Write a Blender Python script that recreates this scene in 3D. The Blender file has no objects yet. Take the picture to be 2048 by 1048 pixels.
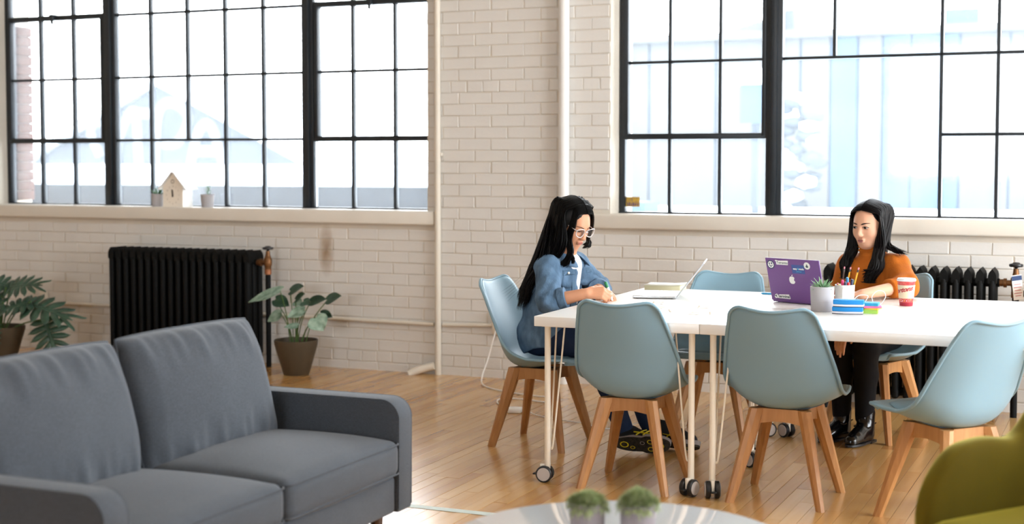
import bpy, bmesh, math, random
import numpy as np
from mathutils import Vector, Matrix, Quaternion
random.seed(7); RNG = np.random.default_rng(7)
PI = math.pi
SC = bpy.context.scene
COL = SC.collection

# ------------------------------------------------------------------ camera, world, light, exposure
cam_d = bpy.data.cameras.new('camera'); cam = bpy.data.objects.new('camera', cam_d); COL.objects.link(cam)
cam_d.sensor_width = 36.0; cam_d.lens = 36.0 * 2850 / 2048; cam_d.shift_y = -44 / 2048
cam_d.clip_start = 0.05; cam_d.clip_end = 500
cam.location = (0, 0, 1.407)
cam.rotation_euler = (PI / 2 - math.atan(158 / 2850), 0, math.radians(23.6))
cam_d.dof.use_dof = True; cam_d.dof.focus_distance = 6.5; cam_d.dof.aperture_fstop = 2.0
SC.camera = cam
SC.view_settings.view_transform = 'Standard'; SC.view_settings.look = 'None'
SC.view_settings.gamma = 1.0; SC.view_settings.use_curve_mapping = False
SC.view_settings.exposure = 0.0
SC.cycles.use_denoising = True
SC.cycles.max_bounces = 9; SC.cycles.diffuse_bounces = 5; SC.cycles.glossy_bounces = 4
SC.cycles.transparent_max_bounces = 24; SC.cycles.transmission_bounces = 6
SC.cycles.sample_clamp_indirect = 12; SC.cycles.caustics_reflective = False; SC.cycles.caustics_refractive = False

world = bpy.data.worlds.new('overcast_sky'); SC.world = world; world.use_nodes = True
_bg = world.node_tree.nodes['Background']
SKY = 16.0
_bg.inputs[0].default_value = (0.90, 0.955, 1.0, 1); _bg.inputs[1].default_value = SKY

def portal(loc, rot, sx, sy):
    l = bpy.data.lights.new('window_daylight_portal', 'AREA'); l.shape = 'RECTANGLE'; l.size = sx; l.size_y = sy
    l.cycles.is_portal = True
    o = bpy.data.objects.new('window_daylight_portal', l); COL.objects.link(o); o.location = loc; o.rotation_euler = rot
    return o

# ------------------------------------------------------------------ materials
def srgb(h):
    h = h.lstrip('#'); c = [int(h[i:i+2], 16) / 255 for i in (0, 2, 4)]
    return tuple(x / 12.92 if x <= .04045 else ((x + .055) / 1.055) ** 2.4 for x in c)
MATS = {}
def mat(name, col, rough=.5, spec=.5, metal=0., noise=0., nscale=20., bump=0., bscale=60., coat=0., sheen=0., sub=0., emit=None, stretch=None, col2=None, trans=0.):
    if name in MATS: return MATS[name]
    m = bpy.data.materials.new(name); m.use_nodes = True
    nt = m.node_tree; b = nt.nodes['Principled BSDF']
    c = srgb(col) if isinstance(col, str) else tuple(col)
    b.inputs['Base Color'].default_value = (*c, 1); b.inputs['Roughness'].default_value = rough
    b.inputs['Specular IOR Level'].default_value = spec; b.inputs['Metallic'].default_value = metal
    if coat: b.inputs['Coat Weight'].default_value = coat; b.inputs['Coat Roughness'].default_value = .08
    if sheen:
        b.inputs['Sheen Weight'].default_value = sheen; b.inputs['Sheen Roughness'].default_value = .45
        b.inputs['Sheen Tint'].default_value = (*[min(1, x * 1.5 + .1) for x in c], 1)
    if sub:
        b.inputs['Subsurface Weight'].default_value = sub; b.inputs['Subsurface Radius'].default_value = (.012, .004, .002)
    if emit: b.inputs['Emission Color'].default_value = (*emit[:3], 1); b.inputs['Emission Strength'].default_value = emit[3]
    if noise or bump:
        tc = nt.nodes.new('ShaderNodeTexCoord'); mp = nt.nodes.new('ShaderNodeMapping')
        nt.links.new(tc.outputs['Object'], mp.inputs[0])
        if stretch: mp.inputs['Scale'].default_value = stretch
    if noise:
        n = nt.nodes.new('ShaderNodeTexNoise'); n.inputs['Scale'].default_value = nscale; n.inputs['Detail'].default_value = 4
        nt.links.new(mp.outputs[0], n.inputs['Vector'])
        r = nt.nodes.new('ShaderNodeValToRGB')
        c2 = (srgb(col2) if isinstance(col2, str) else col2) if col2 else tuple(x * (1 - noise) for x in c)
        r.color_ramp.elements[0].position = .3; r.color_ramp.elements[1].position = .7
        r.color_ramp.elements[0].color = (*c2, 1); r.color_ramp.elements[1].color = (*c, 1)
        nt.links.new(n.outputs['Fac'], r.inputs[0]); nt.links.new(r.outputs[0], b.inputs['Base Color'])
    if bump:
        n2 = nt.nodes.new('ShaderNodeTexNoise'); n2.inputs['Scale'].default_value = bscale; n2.inputs['Detail'].default_value = 3
        nt.links.new(mp.outputs[0], n2.inputs['Vector'])
        bp = nt.nodes.new('ShaderNodeBump'); bp.inputs['Strength'].default_value = bump; bp.inputs['Distance'].default_value = .004
        nt.links.new(n2.outputs['Fac'], bp.inputs['Height']); nt.links.new(bp.outputs[0], b.inputs['Normal'])
    MATS[name] = m
    return m

def plank_mat(name, c_lo, c_mid, c_hi, rough, axis_scale, randomize=True, bump=.05):
    """wood: grain along one local axis, every piece with its own tone"""
    m = bpy.data.materials.new(name); m.use_nodes = True; nt = m.node_tree; b = nt.nodes['Principled BSDF']
    tc = nt.nodes.new('ShaderNodeTexCoord'); mp = nt.nodes.new('ShaderNodeMapping'); mp.inputs['Scale'].default_value = axis_scale
    geo = nt.nodes.new('ShaderNodeObjectInfo'); isl = nt.nodes.new('ShaderNodeNewGeometry')
    add = nt.nodes.new('ShaderNodeMath'); add.operation = 'ADD'
    nt.links.new(geo.outputs['Random'], add.inputs[0]); nt.links.new(isl.outputs['Random Per Island'], add.inputs[1])
    fr = nt.nodes.new('ShaderNodeMath'); fr.operation = 'FRACT'; nt.links.new(add.outputs[0], fr.inputs[0])
    off = nt.nodes.new('ShaderNodeVectorMath'); off.operation = 'SCALE'; off.inputs[0].default_value = (13, 17, 11); nt.links.new(fr.outputs[0], off.inputs['Scale'])
    ad2 = nt.nodes.new('ShaderNodeVectorMath'); ad2.operation = 'ADD'
    nt.links.new(tc.outputs['Object'], ad2.inputs[0]); nt.links.new(off.outputs[0], ad2.inputs[1]); nt.links.new(ad2.outputs[0], mp.inputs[0])
    n = nt.nodes.new('ShaderNodeTexNoise'); n.inputs['Scale'].default_value = 1.0; n.inputs['Detail'].default_value = 5; n.inputs['Distortion'].default_value = .6
    nt.links.new(mp.outputs[0], n.inputs['Vector'])
    mix = nt.nodes.new('ShaderNodeMath'); mix.operation = 'MULTIPLY_ADD'; mix.inputs[1].default_value = .55
    nt.links.new(n.outputs['Fac'], mix.inputs[0])
    hf = nt.nodes.new('ShaderNodeMath'); hf.operation = 'MULTIPLY'; hf.inputs[1].default_value = .45 if randomize else .2; nt.links.new(fr.outputs[0], hf.inputs[0]); nt.links.new(hf.outputs[0], mix.inputs[2])
    r = nt.nodes.new('ShaderNodeValToRGB'); e = r.color_ramp.elements
    e[0].position = .2; e[0].color = (*srgb(c_lo), 1); e[1].position = .8; e[1].color = (*srgb(c_hi), 1)
    k = e.new(.5); k.color = (*srgb(c_mid), 1)
    nt.links.new(mix.outputs[0], r.inputs[0]); nt.links.new(r.outputs[0], b.inputs['Base Color'])
    b.inputs['Roughness'].default_value = rough
    bp = nt.nodes.new('ShaderNodeBump'); bp.inputs['Strength'].default_value = bump; bp.inputs['Distance'].default_value = .002
    nt.links.new(n.outputs['Fac'], bp.inputs['Height']); nt.links.new(bp.outputs[0], b.inputs['Normal'])
    MATS[name] = m
    return m

# ------------------------------------------------------------------ mesh helpers
class MB:
    """collects shapes for one mesh"""
    def __init__(s): s.v = []; s.f = []; s.fm = []; s.m = 0
    def add(s, verts, faces):
        o = len(s.v); s.v += [tuple(p) for p in verts]; s.f += [[i + o for i in f] for f in faces]; s.fm += [s.m] * len(faces); return s
    def box(s, x0, x1, y0, y1, z0, z1):
        return s.add([(x0,y0,z0),(x1,y0,z0),(x1,y1,z0),(x0,y1,z0),(x0,y0,z1),(x1,y0,z1),(x1,y1,z1),(x0,y1,z1)],
                     [(3,2,1,0),(4,5,6,7),(0,1,5,4),(1,2,6,5),(2,3,7,6),(3,0,4,7)])
    def hexa(s, p):  # 8 points: 4 low (ccw from above), 4 high
        return s.add(p, [(3,2,1,0),(4,5,6,7),(0,1,5,4),(1,2,6,5),(2,3,7,6),(3,0,4,7)])
    def rbox(s, x0, x1, y0, y1, z0, z1, r, n=3):
        r = min(r, (x1-x0)/2*.98, (y1-y0)/2*.98, (z1-z0)/2*.98)
        bm = bmesh.new(); bmesh.ops.create_cube(bm, size=1)
        for v in bm.verts: v.co = ((x0+x1)/2+v.co.x*(x1-x0), (y0+y1)/2+v.co.y*(y1-y0), (z0+z1)/2+v.co.z*(z1-z0))
        bmesh.ops.bevel(bm, geom=bm.edges[:], offset=r, segments=n, profile=.5, affect='EDGES')
        bm.verts.index_update(); s.add([v.co.copy() for v in bm.verts], [[v.index for v in f.verts] for f in bm.faces]); bm.free(); return s
    def lathe(s, prof, n=32, c=(0,0,0), cap0=True, cap1=True, axis='Z'):
        vs = []; fs = []
        for r, z in prof:
            for k in range(n):
                a = 2*PI*k/n; p = (r*math.cos(a), r*math.sin(a), z)
                if axis == 'X': p = (p[2], p[0], p[1])
                elif axis == 'Y': p = (p[1], p[2], p[0])
                vs.append((p[0]+c[0], p[1]+c[1], p[2]+c[2]))
        for i in range(len(prof)-1):
            for k in range(n): fs.append((i*n+k, i*n+(k+1)%n, (i+1)*n+(k+1)%n, (i+1)*n+k))
        if cap0: fs.append(tuple(reversed(range(n))))
        if cap1: fs.append(tuple((len(prof)-1)*n+k for k in range(n)))
        return s.add(vs, fs)
    def tube(s, pts, r, n=10, cap=True, flat=1.0, up=None):
        """swept circle; r is a number or a list; flat squashes one axis"""
        pts = [Vector(p) for p in pts]; m = len(pts)
        rs = r if isinstance(r, (list, tuple)) else [r]*m
        t = [(pts[min(i+1,m-1)]-pts[max(i-1,0)]).normalized() for i in range(m)]
        u = Vector(up) if up else (Vector((0,0,1)) if abs(t[0].z) < .9 else Vector((1,0,0)))
        vs = []; fs = []
        for i in range(m):
            u = (u - t[i]*u.dot(t[i]));  u = u.normalized() if u.length > 1e-6 else t[i].orthogonal().normalized()
            w = t[i].cross(u)
            for k in range(n):
                a = 2*PI*k/n; vs.append(pts[i]+ (u*math.cos(a)*flat + w*math.sin(a))*rs[i])
        for i in range(m-1):
            for k in range(n): fs.append((i*n+k, i*n+(k+1)%n, (i+1)*n+(k+1)%n, (i+1)*n+k))
        if cap: fs.append(tuple(reversed(range(n)))); fs.append(tuple((m-1)*n+k for k in range(n)))
        return s.add(vs, fs)
    def grid(s, P):
        """P[i][j] points -> quads"""
        a = len(P); b = len(P[0]); return s.add([p for row in P for p in row], [(i*b+j, i*b+j+1, (i+1)*b+j+1, (i+1)*b+j) for i in range(a-1) for j in range(b-1)])
    def prism(s, poly, y0, y1, plane='XZ'):
        n = len(poly)
        def q(p, h): return (p[0], h, p[1]) if plane == 'XZ' else ((p[0], p[1], h) if plane == 'XY' else (h, p[0], p[1]))
        vs = [q(p, y0) for p in poly] + [q(p, y1) for p in poly]
        fs = [tuple(range(n)), tuple(reversed(range(n, 2*n)))] + [(i, n+i, n+(i+1) % n, (i+1) % n) for i in range(n)]
        return s.add(vs, fs)
    def xf(s, M, start=0):
        s.v[start:] = [tuple(M @ Vector(p)) for p in s.v[start:]]; return s
    def mesh(s, name, mats=(), smooth=None):
        me = bpy.data.meshes.new(name); me.from_pydata(s.v, [], s.f)
        for m in (mats if isinstance(mats, (list, tuple)) else [mats]): me.materials.append(m)
        if any(s.fm): me.polygons.foreach_set('material_index', s.fm)
        bm = bmesh.new(); bm.from_mesh(me); bmesh.ops.recalc_face_normals(bm, faces=bm.faces); bm.to_mesh(me); bm.free()
        if smooth is not None:
            me.polygons.foreach_set('use_smooth', [True]*len(me.polygons))
            if smooth < 179: me.set_sharp_from_angle(angle=math.radians(smooth))
        me.update(); return me
def link(name, data, parent=None, loc=(0,0,0), rot=(0,0,0)):
    o = bpy.data.objects.new(name, data); COL.objects.link(o); o.location = loc; o.rotation_euler = rot
    if parent is not None: o.parent = parent
    return o
def build(mb, name, mats, parent=None, smooth=40, loc=(0,0,0), rot=(0,0,0)):
    return link(name, mb.mesh(name, mats, smooth), parent, loc, rot)
def thing(name, label, cat, group=None, loc=(0,0,0), rz=0):
    o = link(name, None, None, loc, (0,0,rz)); o['label'] = label; o['category'] = cat
    if group: o['group'] = group
    return o
def tag(o, label, cat, group=None):
    o['label'] = label; o['category'] = cat
    if group: o['group'] = group
    return o
def struct(o, label=None, cat=None):
    o['kind'] = 'structure'
    if label: o['label'] = label
    if cat: o['category'] = cat
    return o
def subsurf(o, lv=2):
    m = o.modifiers.new('subdivision', 'SUBSURF'); m.levels = lv; m.render_levels = lv; return o
def dup(root, loc, rz, label, group=None):
    r = root.copy(); COL.objects.link(r); r.location = loc; r.rotation_euler = (0,0,rz); r['label'] = label
    if group: r['group'] = group
    for ch in root.children:
        c = ch.copy(); COL.objects.link(c); c.parent = r
        for g in ch.children:
            d = g.copy(); COL.objects.link(d); d.parent = c
    return r
def lerp(a, b, t): return a + (b-a)*t
def interp(xs, ys, x): return float(np.interp(x, xs, ys))
def bez(pts, n=24):
    """Catmull-Rom through points"""
    P = [Vector(p) for p in pts]; P = [2*P[0]-P[1]] + P + [2*P[-1]-P[-2]]; out = []
    segs = len(P)-3
    for i in range(segs):
        a, b, c, d = P[i:i+4]
        for k in range(n):
            t = k/n; out.append(.5*((2*b)+(c-a)*t+(2*a-5*b+4*c-d)*t*t+(3*b-a-3*c+d)*t**3))
    out.append(P[-2]); return out
def text_mesh(body, size, name, align='CENTER', bold=0., shear=0.):
    c = bpy.data.curves.new(name, 'FONT'); c.body = body; c.size = size; c.align_x = align; c.align_y = 'CENTER'; c.offset = bold; c.shear = shear; c.resolution_u = 3
    o = bpy.data.objects.new(name, c); COL.objects.link(o)
    me = bpy.data.meshes.new_from_object(o); bpy.data.objects.remove(o); bpy.data.curves.remove(c); return me
# ------------------------------------------------------------------ structure
WY = 8.38            # room face of the back wall
GY = 8.57            # window glass plane
XL, XR, YF, ZC = -9.6, 4.0, -6.0, 4.1
M_paint = mat('painted_brick', '#d9d6d1', .62, .35, noise=.07, nscale=3, bump=.25, bscale=45)
M_mortar = mat('painted_mortar', '#d3cbbe', .7, .3, noise=.08, nscale=4, bump=.3, bscale=60)
M_sill = mat('painted_sill', '#dcd6cb', .5, .4, noise=.05, nscale=5, bump=.1, bscale=30)
M_pipe = mat('painted_pipe', '#d8d0c2', .45, .4, noise=.06, nscale=8)
M_plain = mat('plain_white_wall', '#dcd8d0', .7, .3)
M_steel = mat('window_steel', '#151d24', .42, .5, noise=.4, nscale=9)
M_rawbrick = mat('raw_brick', '#502e22', .85, .2, noise=.4, nscale=14, col2='#38211b')

def openbox(mb, x0, x1, z0, z1, y0, y1, holes):
    """wall slab in XZ with rectangular holes (hx0,hx1,hz0,hz1) that do not overlap in x"""
    xs = x0
    for hx0, hx1, hz0, hz1 in sorted(holes):
        mb.box(xs, hx0, y0, y1, z0, z1)
        mb.box(hx0, hx1, y0, y1, z0, hz0); mb.box(hx0, hx1, y0, y1, hz1, z1); xs = hx1
    mb.box(xs, x1, y0, y1, z0, z1)
ZT = 3.52
W1 = (-7.985, -4.27, 1.065, ZT); W2 = (-2.995, 1.15, 1.065, ZT)
mb = MB(); openbox(mb, XL, XR, 0, ZC, WY + .0048, WY + .42, [W1, W2])
wall_back = struct(build(mb, 'wall_back', M_mortar, None, None), 'long white painted brick wall with two steel windows', 'wall')
mb = MB().box(XL-.2, XL, YF-.2, WY+.42, 0, ZC); struct(build(mb, 'wall_left', M_plain, None, None), 'plain white wall past the sofa', 'wall')
# the wall on the camera's right has the loft's other window band
mb = MB(); openbox(mb, XL, XR, 0, ZC, YF-.3, YF, [(-3.6, -.4, 1.2, 3.2)])  # unseen window added here to throw cool fill light on the chair backs
struct(build(mb, 'wall_front', mat('grey_plaster_wall', '#8b8e92', .85, .2, noise=.3, nscale=6), None, None), 'grey wall far behind the camera with an added fill-light window', 'wall')
mb = MB(); openbox(mb, YF, WY, 0, ZC, 0, .3, [(3.4, 7.6, .5, 3.95)])
mb.xf(Matrix(((0,-1,0,XR+.3),(1,0,0,0),(0,0,1,0),(0,0,0,1))))
struct(build(mb, 'wall_right', M_plain, None, None), 'plain white wall past the yellow armchair with windows', 'wall')
mb = MB().box(XL-.2, XR+.3, YF-.3, WY+.42, ZC, ZC+.2); struct(build(mb, 'ceiling', M_plain, None, None), 'plain white loft ceiling', 'ceiling')
portal(((W1[0]+W1[1])/2, WY+.43, (W1[2]+W1[3])/2), (-PI/2, 0, 0), W1[1]-W1[0], W1[3]-W1[2])
portal(((W2[0]+W2[1])/2, WY+.43, (W2[2]+W2[3])/2), (-PI/2, 0, 0), W2[1]-W2[0], W2[3]-W2[2])
portal((XR+.31, 5.5, 2.225), (0, PI/2, 0), 3.45, 4.2); portal((-2.0, YF-.31, 2.2), (PI/2, 0, 0), 3.2, 2.0)  # the last portal serves the added fill window behind the camera

# --- bricks: painted, each with its own edges; the 300 most visible are parts, the rest one part
def brick_mesh(L, D, Hh, seed, r=.0028):
    rr = random.Random(seed); x, z = L/2, Hh/2; b = r
    j = lambda s=.0018: rr.uniform(-s, s)
    back = [(-x, D, -z), (x, D, -z), (x, D, z), (-x, D, z)]
    mid = [(-x+j(), b+j(.0006), -z+j()), (x+j(), b+j(.0006), -z+j()), (x+j(), b+j(.0006), z+j()), (-x+j(), b+j(.0006), z+j())]
    fr = [(-x+b+j(), j(.0006), -z+b+j()), (x-b+j(), j(.0006), -z+b+j()), (x-b+j(), j(.0006), z-b+j()), (-x+b+j(), j(.0006), z-b+j())]
    m = MB().add(back+mid+fr, [(8,9,10,11)] + [(4+i, 4+(i+1)%4, 8+(i+1)%4, 8+i) for i in range(4)] + [(i, (i+1)%4, 4+(i+1)%4, 4+i) for i in range(4)])
    return m
CO = .0748; Z0 = 1.027 - 14*CO
STR = [brick_mesh(.2235, .03, CO-.0050, s).mesh('brick', M_paint, 22) for s in range(8)]
HED = [brick_mesh(.108, .03, CO-.0050, 20+s).mesh('brick', M_paint, 22) for s in range(5)]
slots = []
row = 0; z = Z0
while z < 3.9:
    header = (row - 13) % 12 == 0
    L = .115 if header else .2305
    cz = z + CO/2; segs = [(XL, .6)]
    if 1.0 < cz < ZT: segs = [(XL, W1[0]), (W1[1], W2[0])]
    for a, b in segs:
        x = a - (L/2 if row % 2 else 0) if a > XL else XL + (0 if row % 2 else L/2) - L
        while x < b - .02:
            x0, x1 = max(x, a), min(x+L, b); x += L
            if x1-x0 < .025: continue
            cx = (x0+x1)/2
            if .975 < cz < 1.085 and (cx < -4.21 or cx > -3.11): continue      # where the sills run
            slots.append((cx, cz, header, (x1-x0)/L))
    z += CO; row += 1
def brick_score(s):
    x, z, h, k = s
    if z > 2.42 or x > -.4 or x < -7.95: return 0
    if -6.82 < x < -5.45 and z < .76: return 0
    if x > -1.62 and z < .76: return 0
    if x > -2.3 and z < .66: return 0
    if x < -5.5 and z < .22: return 0
    return k * (.5 if h else 1.0) / (x*x + WY*WY) ** .5
slots.sort(key=brick_score, reverse=True)
rest = MB()
for i, (x, z, h, k) in enumerate(slots):
    rr = random.Random(i); me = rr.choice(HED if h else STR)
    dx = rr.uniform(-.002, .002); dy = rr.uniform(-.0012, .0012)
    if i < 260:
        o = link('brick', me, wall_back, (x+dx, WY+dy, z)); o.rotation_euler.y = rr.uniform(-.006, .006); o.scale.x = k
    else:
        rest.add([(p.co.x*k+x+dx, p.co.y+WY+dy, p.co.z+z) for p in me.vertices], [list(f.vertices) for f in me.polygons])
o = build(rest, 'brickwork', M_paint, wall_back, 22); o['kind'] = 'stuff'
# half bricks that close the courses beside the openings, and the brick jambs themselves
JM = brick_mesh(.19, .02, CO-.0050, 40).mesh('brick', M_paint, 22)
JR = brick_mesh(.19, .03, CO-.0050, 41, .008).mesh('brick', M_rawbrick, 60)
row = 0; z = Z0
while z < 3.5:
    cz = z + CO/2
    if cz > 1.09:
        for xj, inner in ((W2[0], True), (W1[0], True)):
            n_part = link('brick', JM, wall_back, (xj-.004+.012*0, WY+.1, cz), (0, 0, PI/2)) if cz < 2.45 else None
        if cz < 2.45: link('brick', JR, wall_back, (W1[0]+.03, GY+.14, cz), (0, 0, PI/2))
    z += CO; row += 1

# --- sills
for i, (xa, xb, lab) in enumerate(((-9.0, -4.205, 'thick white painted sill under the window with the clock'), (-3.11, 1.3, 'thick white painted sill under the window behind the women'))):
    mb = MB().rbox(xa, xb, WY-.035, GY+.02, .985, 1.078, .012, 3)
    struct(build(mb, 'trim_%d' % (i+1), M_sill), lab, 'sill')
# --- rust stain below the clock window's sill
def stain_material():
    m = bpy.data.materials.new('rust_stain'); m.use_nodes = True; nt = m.node_tree; b = nt.nodes['Principled BSDF']
    b.inputs['Base Color'].default_value = (*srgb('#b08a58'), 1); b.inputs['Roughness'].default_value = .8
    tc = nt.nodes.new('ShaderNodeTexCoord'); n = nt.nodes.new('ShaderNodeTexNoise'); n.inputs['Scale'].default_value = 16; n.inputs['Detail'].default_value = 5
    nt.links.new(tc.outputs['Object'], n.inputs['Vector'])
    mp = nt.nodes.new('ShaderNodeMapping'); mp.inputs['Scale'].default_value = (15, 1, 5.2); nt.links.new(tc.outputs['Object'], mp.inputs[0])
    g = nt.nodes.new('ShaderNodeTexGradient'); g.gradient_type = 'SPHERICAL'; nt.links.new(mp.outputs[0], g.inputs[0])
    k = nt.nodes.new('ShaderNodeMath'); k.operation = 'MULTIPLY'; nt.links.new(g.outputs['Fac'], k.inputs[0]); nt.links.new(n.outputs['Fac'], k.inputs[1])
    k2 = nt.nodes.new('ShaderNodeMath'); k2.operation = 'MULTIPLY'; k2.inputs[1].default_value = .62; k2.use_clamp = True; nt.links.new(k.outputs[0], k2.inputs[0]); nt.links.new(k2.outputs[0], b.inputs['Alpha'])
    return m
build(MB().box(-.07, .07, -.0006, 0, -.2, .2), 'rust_stain', stain_material(), wall_back, None, (-5.04, WY-.0025, .80))
# --- windows
def pane_material():
    m = bpy.data.materials.new('window_glass'); m.use_nodes = True; nt = m.node_tree; nt.nodes.clear()
    out = nt.nodes.new('ShaderNodeOutputMaterial'); tr = nt.nodes.new('ShaderNodeBsdfTransparent'); gl = nt.nodes.new('ShaderNodeBsdfGlossy'); gl.inputs['Roughness'].default_value = .05
    tl = nt.nodes.new('ShaderNodeBsdfTranslucent'); tl.inputs[0].default_value = (.9, .95, 1, 1)
    fr = nt.nodes.new('ShaderNodeFresnel'); fr.inputs[0].default_value = 1.45
    tc = nt.nodes.new('ShaderNodeTexCoord'); n = nt.nodes.new('ShaderNodeTexNoise'); n.inputs['Scale'].default_value = 2.2; n.inputs['Detail'].default_value = 5
    nt.links.new(tc.outputs['Object'], n.inputs['Vector'])
    mr = nt.nodes.new('ShaderNodeMapRange'); mr.inputs['To Min'].default_value = .022; mr.inputs['To Max'].default_value = .058
    nt.links.new(n.outputs['Fac'], mr.inputs['Value'])
    m1 = nt.nodes.new('ShaderNodeMixShader'); m2 = nt.nodes.new('ShaderNodeMixShader')
    nt.links.new(mr.outputs[0], m1.inputs[0]); nt.links.new(tr.outputs[0], m1.inputs[1]); nt.links.new(tl.outputs[0], m1.inputs[2])
    nt.links.new(fr.outputs[0], m2.inputs[0]); nt.links.new(m1.outputs[0], m2.inputs[1]); nt.links.new(gl.outputs[0], m2.inputs[2])
    nt.links.new(m2.outputs[0], out.inputs[0]); return m
M_glass = pane_material()
def vbar(win, x, z0, z1, w=.020, d=.045, name='muntin'):
    return build(MB().rbox(-w/2, w/2, -d/2, d/2, 0, z1-z0, .004, 2), name, M_steel, win, 40, (x, GY, z0))
def hbar(win, x0, x1, z, w=.018, d=.045, name='muntin'):
    return build(MB().rbox(0, x1-x0, -d/2, d/2, -w/2, w/2, .004, 2), name, M_steel, win, 40, (x0, GY, z))
def mullion(win, x0, x1, z0, z1):
    w = x1-x0; mb = MB().rbox(0, w, -.035, .03, 0, z1-z0, .004, 2).rbox(w*.3, w*.72, -.055, .03, 0, z1-z0, .006, 2)
    return build(mb, 'mullion', M_steel, win, 40, (x0, GY, z0))
def pane(win, x0, x1, z0, z1):
    return build(MB().box(0, x1-x0, -.002, .002, 0, z1-z0), 'pane', M_glass, win, None, (x0, GY+.004, z0))
ZB = 1.082; ROWS = [ZB, 1.56, 2.022, 2.485, 2.95, 3.42]
win1 = struct(thing('window_1', 'wide black steel window with small panes above the clock', 'window'))
win2 = struct(thing('window_2', 'black steel window with one large pane behind the women', 'window'))
def frame(win, x0, x1):
    hbar(win, x0, x1, ZB-.004, .02, .06, 'frame'); hbar(win, x0, x1, ROWS[-1], .05, .06, 'frame')
# window 1: vent section, fixed middle, vent section
c1 = [-7.965, -7.654, -7.341, -7.045]; c2 = [-6.938, -6.628, -6.303, -5.978, -5.656, -5.326]; c3 = [-5.233, -4.93, -4.603, -4.29]
frame(win1, -7.985, -4.27)
build(MB().rbox(-.018, .018, -.03, .03, 0, ROWS[-1]-ZB, .004, 2), 'frame', M_steel, win1, 40, (-7.967, GY, ZB))
build(MB().rbox(-.018, .018, -.03, .03, 0, ROWS[-1]-ZB, .004, 2), 'frame', M_steel, win1, 40, (-4.272, GY, ZB))
mullion(win1, -7.045, -6.938, ZB, ROWS[-1]); mullion(win1, -5.326, -5.233, ZB, ROWS[-1])
for cs in (c1, c3):
    for x in cs[1:-1]: vbar(win1, x, ZB, ROWS[-1])
    hbar(win1, cs[0], cs[-1], ROWS[2]); hbar(win1, cs[0], cs[-1], ROWS[4])
    hbar(win1, cs[0], cs[-1], ROWS[1], .036, .065, 'vent_rail'); hbar(win1, cs[0], cs[-1], ROWS[3], .036, .065, 'vent_rail')
    build(MB().rbox(-.014, .014, -.036, .03, 0, ROWS[3]-ROWS[1], .004, 2), 'vent_stile', M_steel, win1, 40, (cs[0]+.02, GY, ROWS[1]))
    build(MB().rbox(-.014, .014, -.036, .03, 0, ROWS[3]-ROWS[1], .004, 2), 'vent_stile', M_steel, win1, 40, (cs[-1]-.014, GY, ROWS[1]))
    for i in range(3):
        for k in range(5): pane(win1, cs[i], cs[i+1], ROWS[k], ROWS[k+1])
for x in (-7.51, -4.78):
    build(MB().rbox(-.02, .02, -.06, .0, -.02, .025, .006).rbox(-.008, .008, -.055, -.035, -.05, 0, .003), 'latch', M_steel, win1, 40, (x, GY, ROWS[3]))
for x in c2[1:-1]: vbar(win1, x, ROWS[1] if x == -6.303 else ZB, ROWS[-1])
for z in ROWS[1:-1]: hbar(win1, c2[0], c2[-1], z)
for i in range(5):
    for k in range(5):
        if k == 0 and i in (1, 2): continue
        pane(win1, c2[i], c2[i+1], ROWS[k], ROWS[k+1])
pane(win1, c2[1], c2[3], ROWS[0], ROWS[1])
# window 2
d1 = [-2.97, -2.665, -2.344, -2.055]; xs2 = [-1.036, -.725, -.41, -.1, .21, .52, .83, 1.13]
frame(win2, -2.995, 1.15); mullion(win2, -2.055, -1.957, ZB, ROWS[-1])
build(MB().rbox(-.018, .018, -.03, .03, 0, ROWS[-1]-ZB, .004, 2), 'frame', M_steel, win2, 40, (-2.972, GY, ZB))
build(MB().rbox(-.018, .018, -.04, .03, 0, ROWS[-1]-ROWS[1], .004, 2), 'vent_stile', M_steel, win2, 40, (-2.950, GY, ROWS[1]))
build(MB().rbox(-.014, .014, -.036, .03, 0, ROWS[-1]-ROWS[1], .004, 2), 'vent_stile', M_steel, win2, 40, (-2.068, GY, ROWS[1]))
for x in d1[1:-1]: vbar(win2, x, ZB, ROWS[-1])
hbar(win2, d1[0], d1[-1], ROWS[1], .036, .065, 'vent_rail')
for z in (ROWS[2], ROWS[3], ROWS[4]): hbar(win2, d1[0], d1[-1], z)
for i in range(3):
    for k in range(5): pane(win2, d1[i], d1[i+1], ROWS[k], ROWS[k+1])
vbar(win2, -1.651, ROWS[2], ROWS[-1]); hbar(win2, -1.957, 1.15, ROWS[2])
for x in xs2[:-1]: vbar(win2, x, ZB, ROWS[-1])
hbar(win2, -1.036, 1.15, ROWS[1])
for z in ROWS[3:5]: hbar(win2, -1.957, 1.15, z)
pane(win2, -1.957, -1.036, ROWS[0], ROWS[2])
for k in range(2, 5): pane(win2, -1.957, -1.651, ROWS[k], ROWS[k+1]); pane(win2, -1.651, -1.036, ROWS[k], ROWS[k+1])
for i in range(len(xs2)-1):
    for k in range(5): pane(win2, xs2[i], xs2[i+1], ROWS[k], ROWS[k+1])

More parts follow.
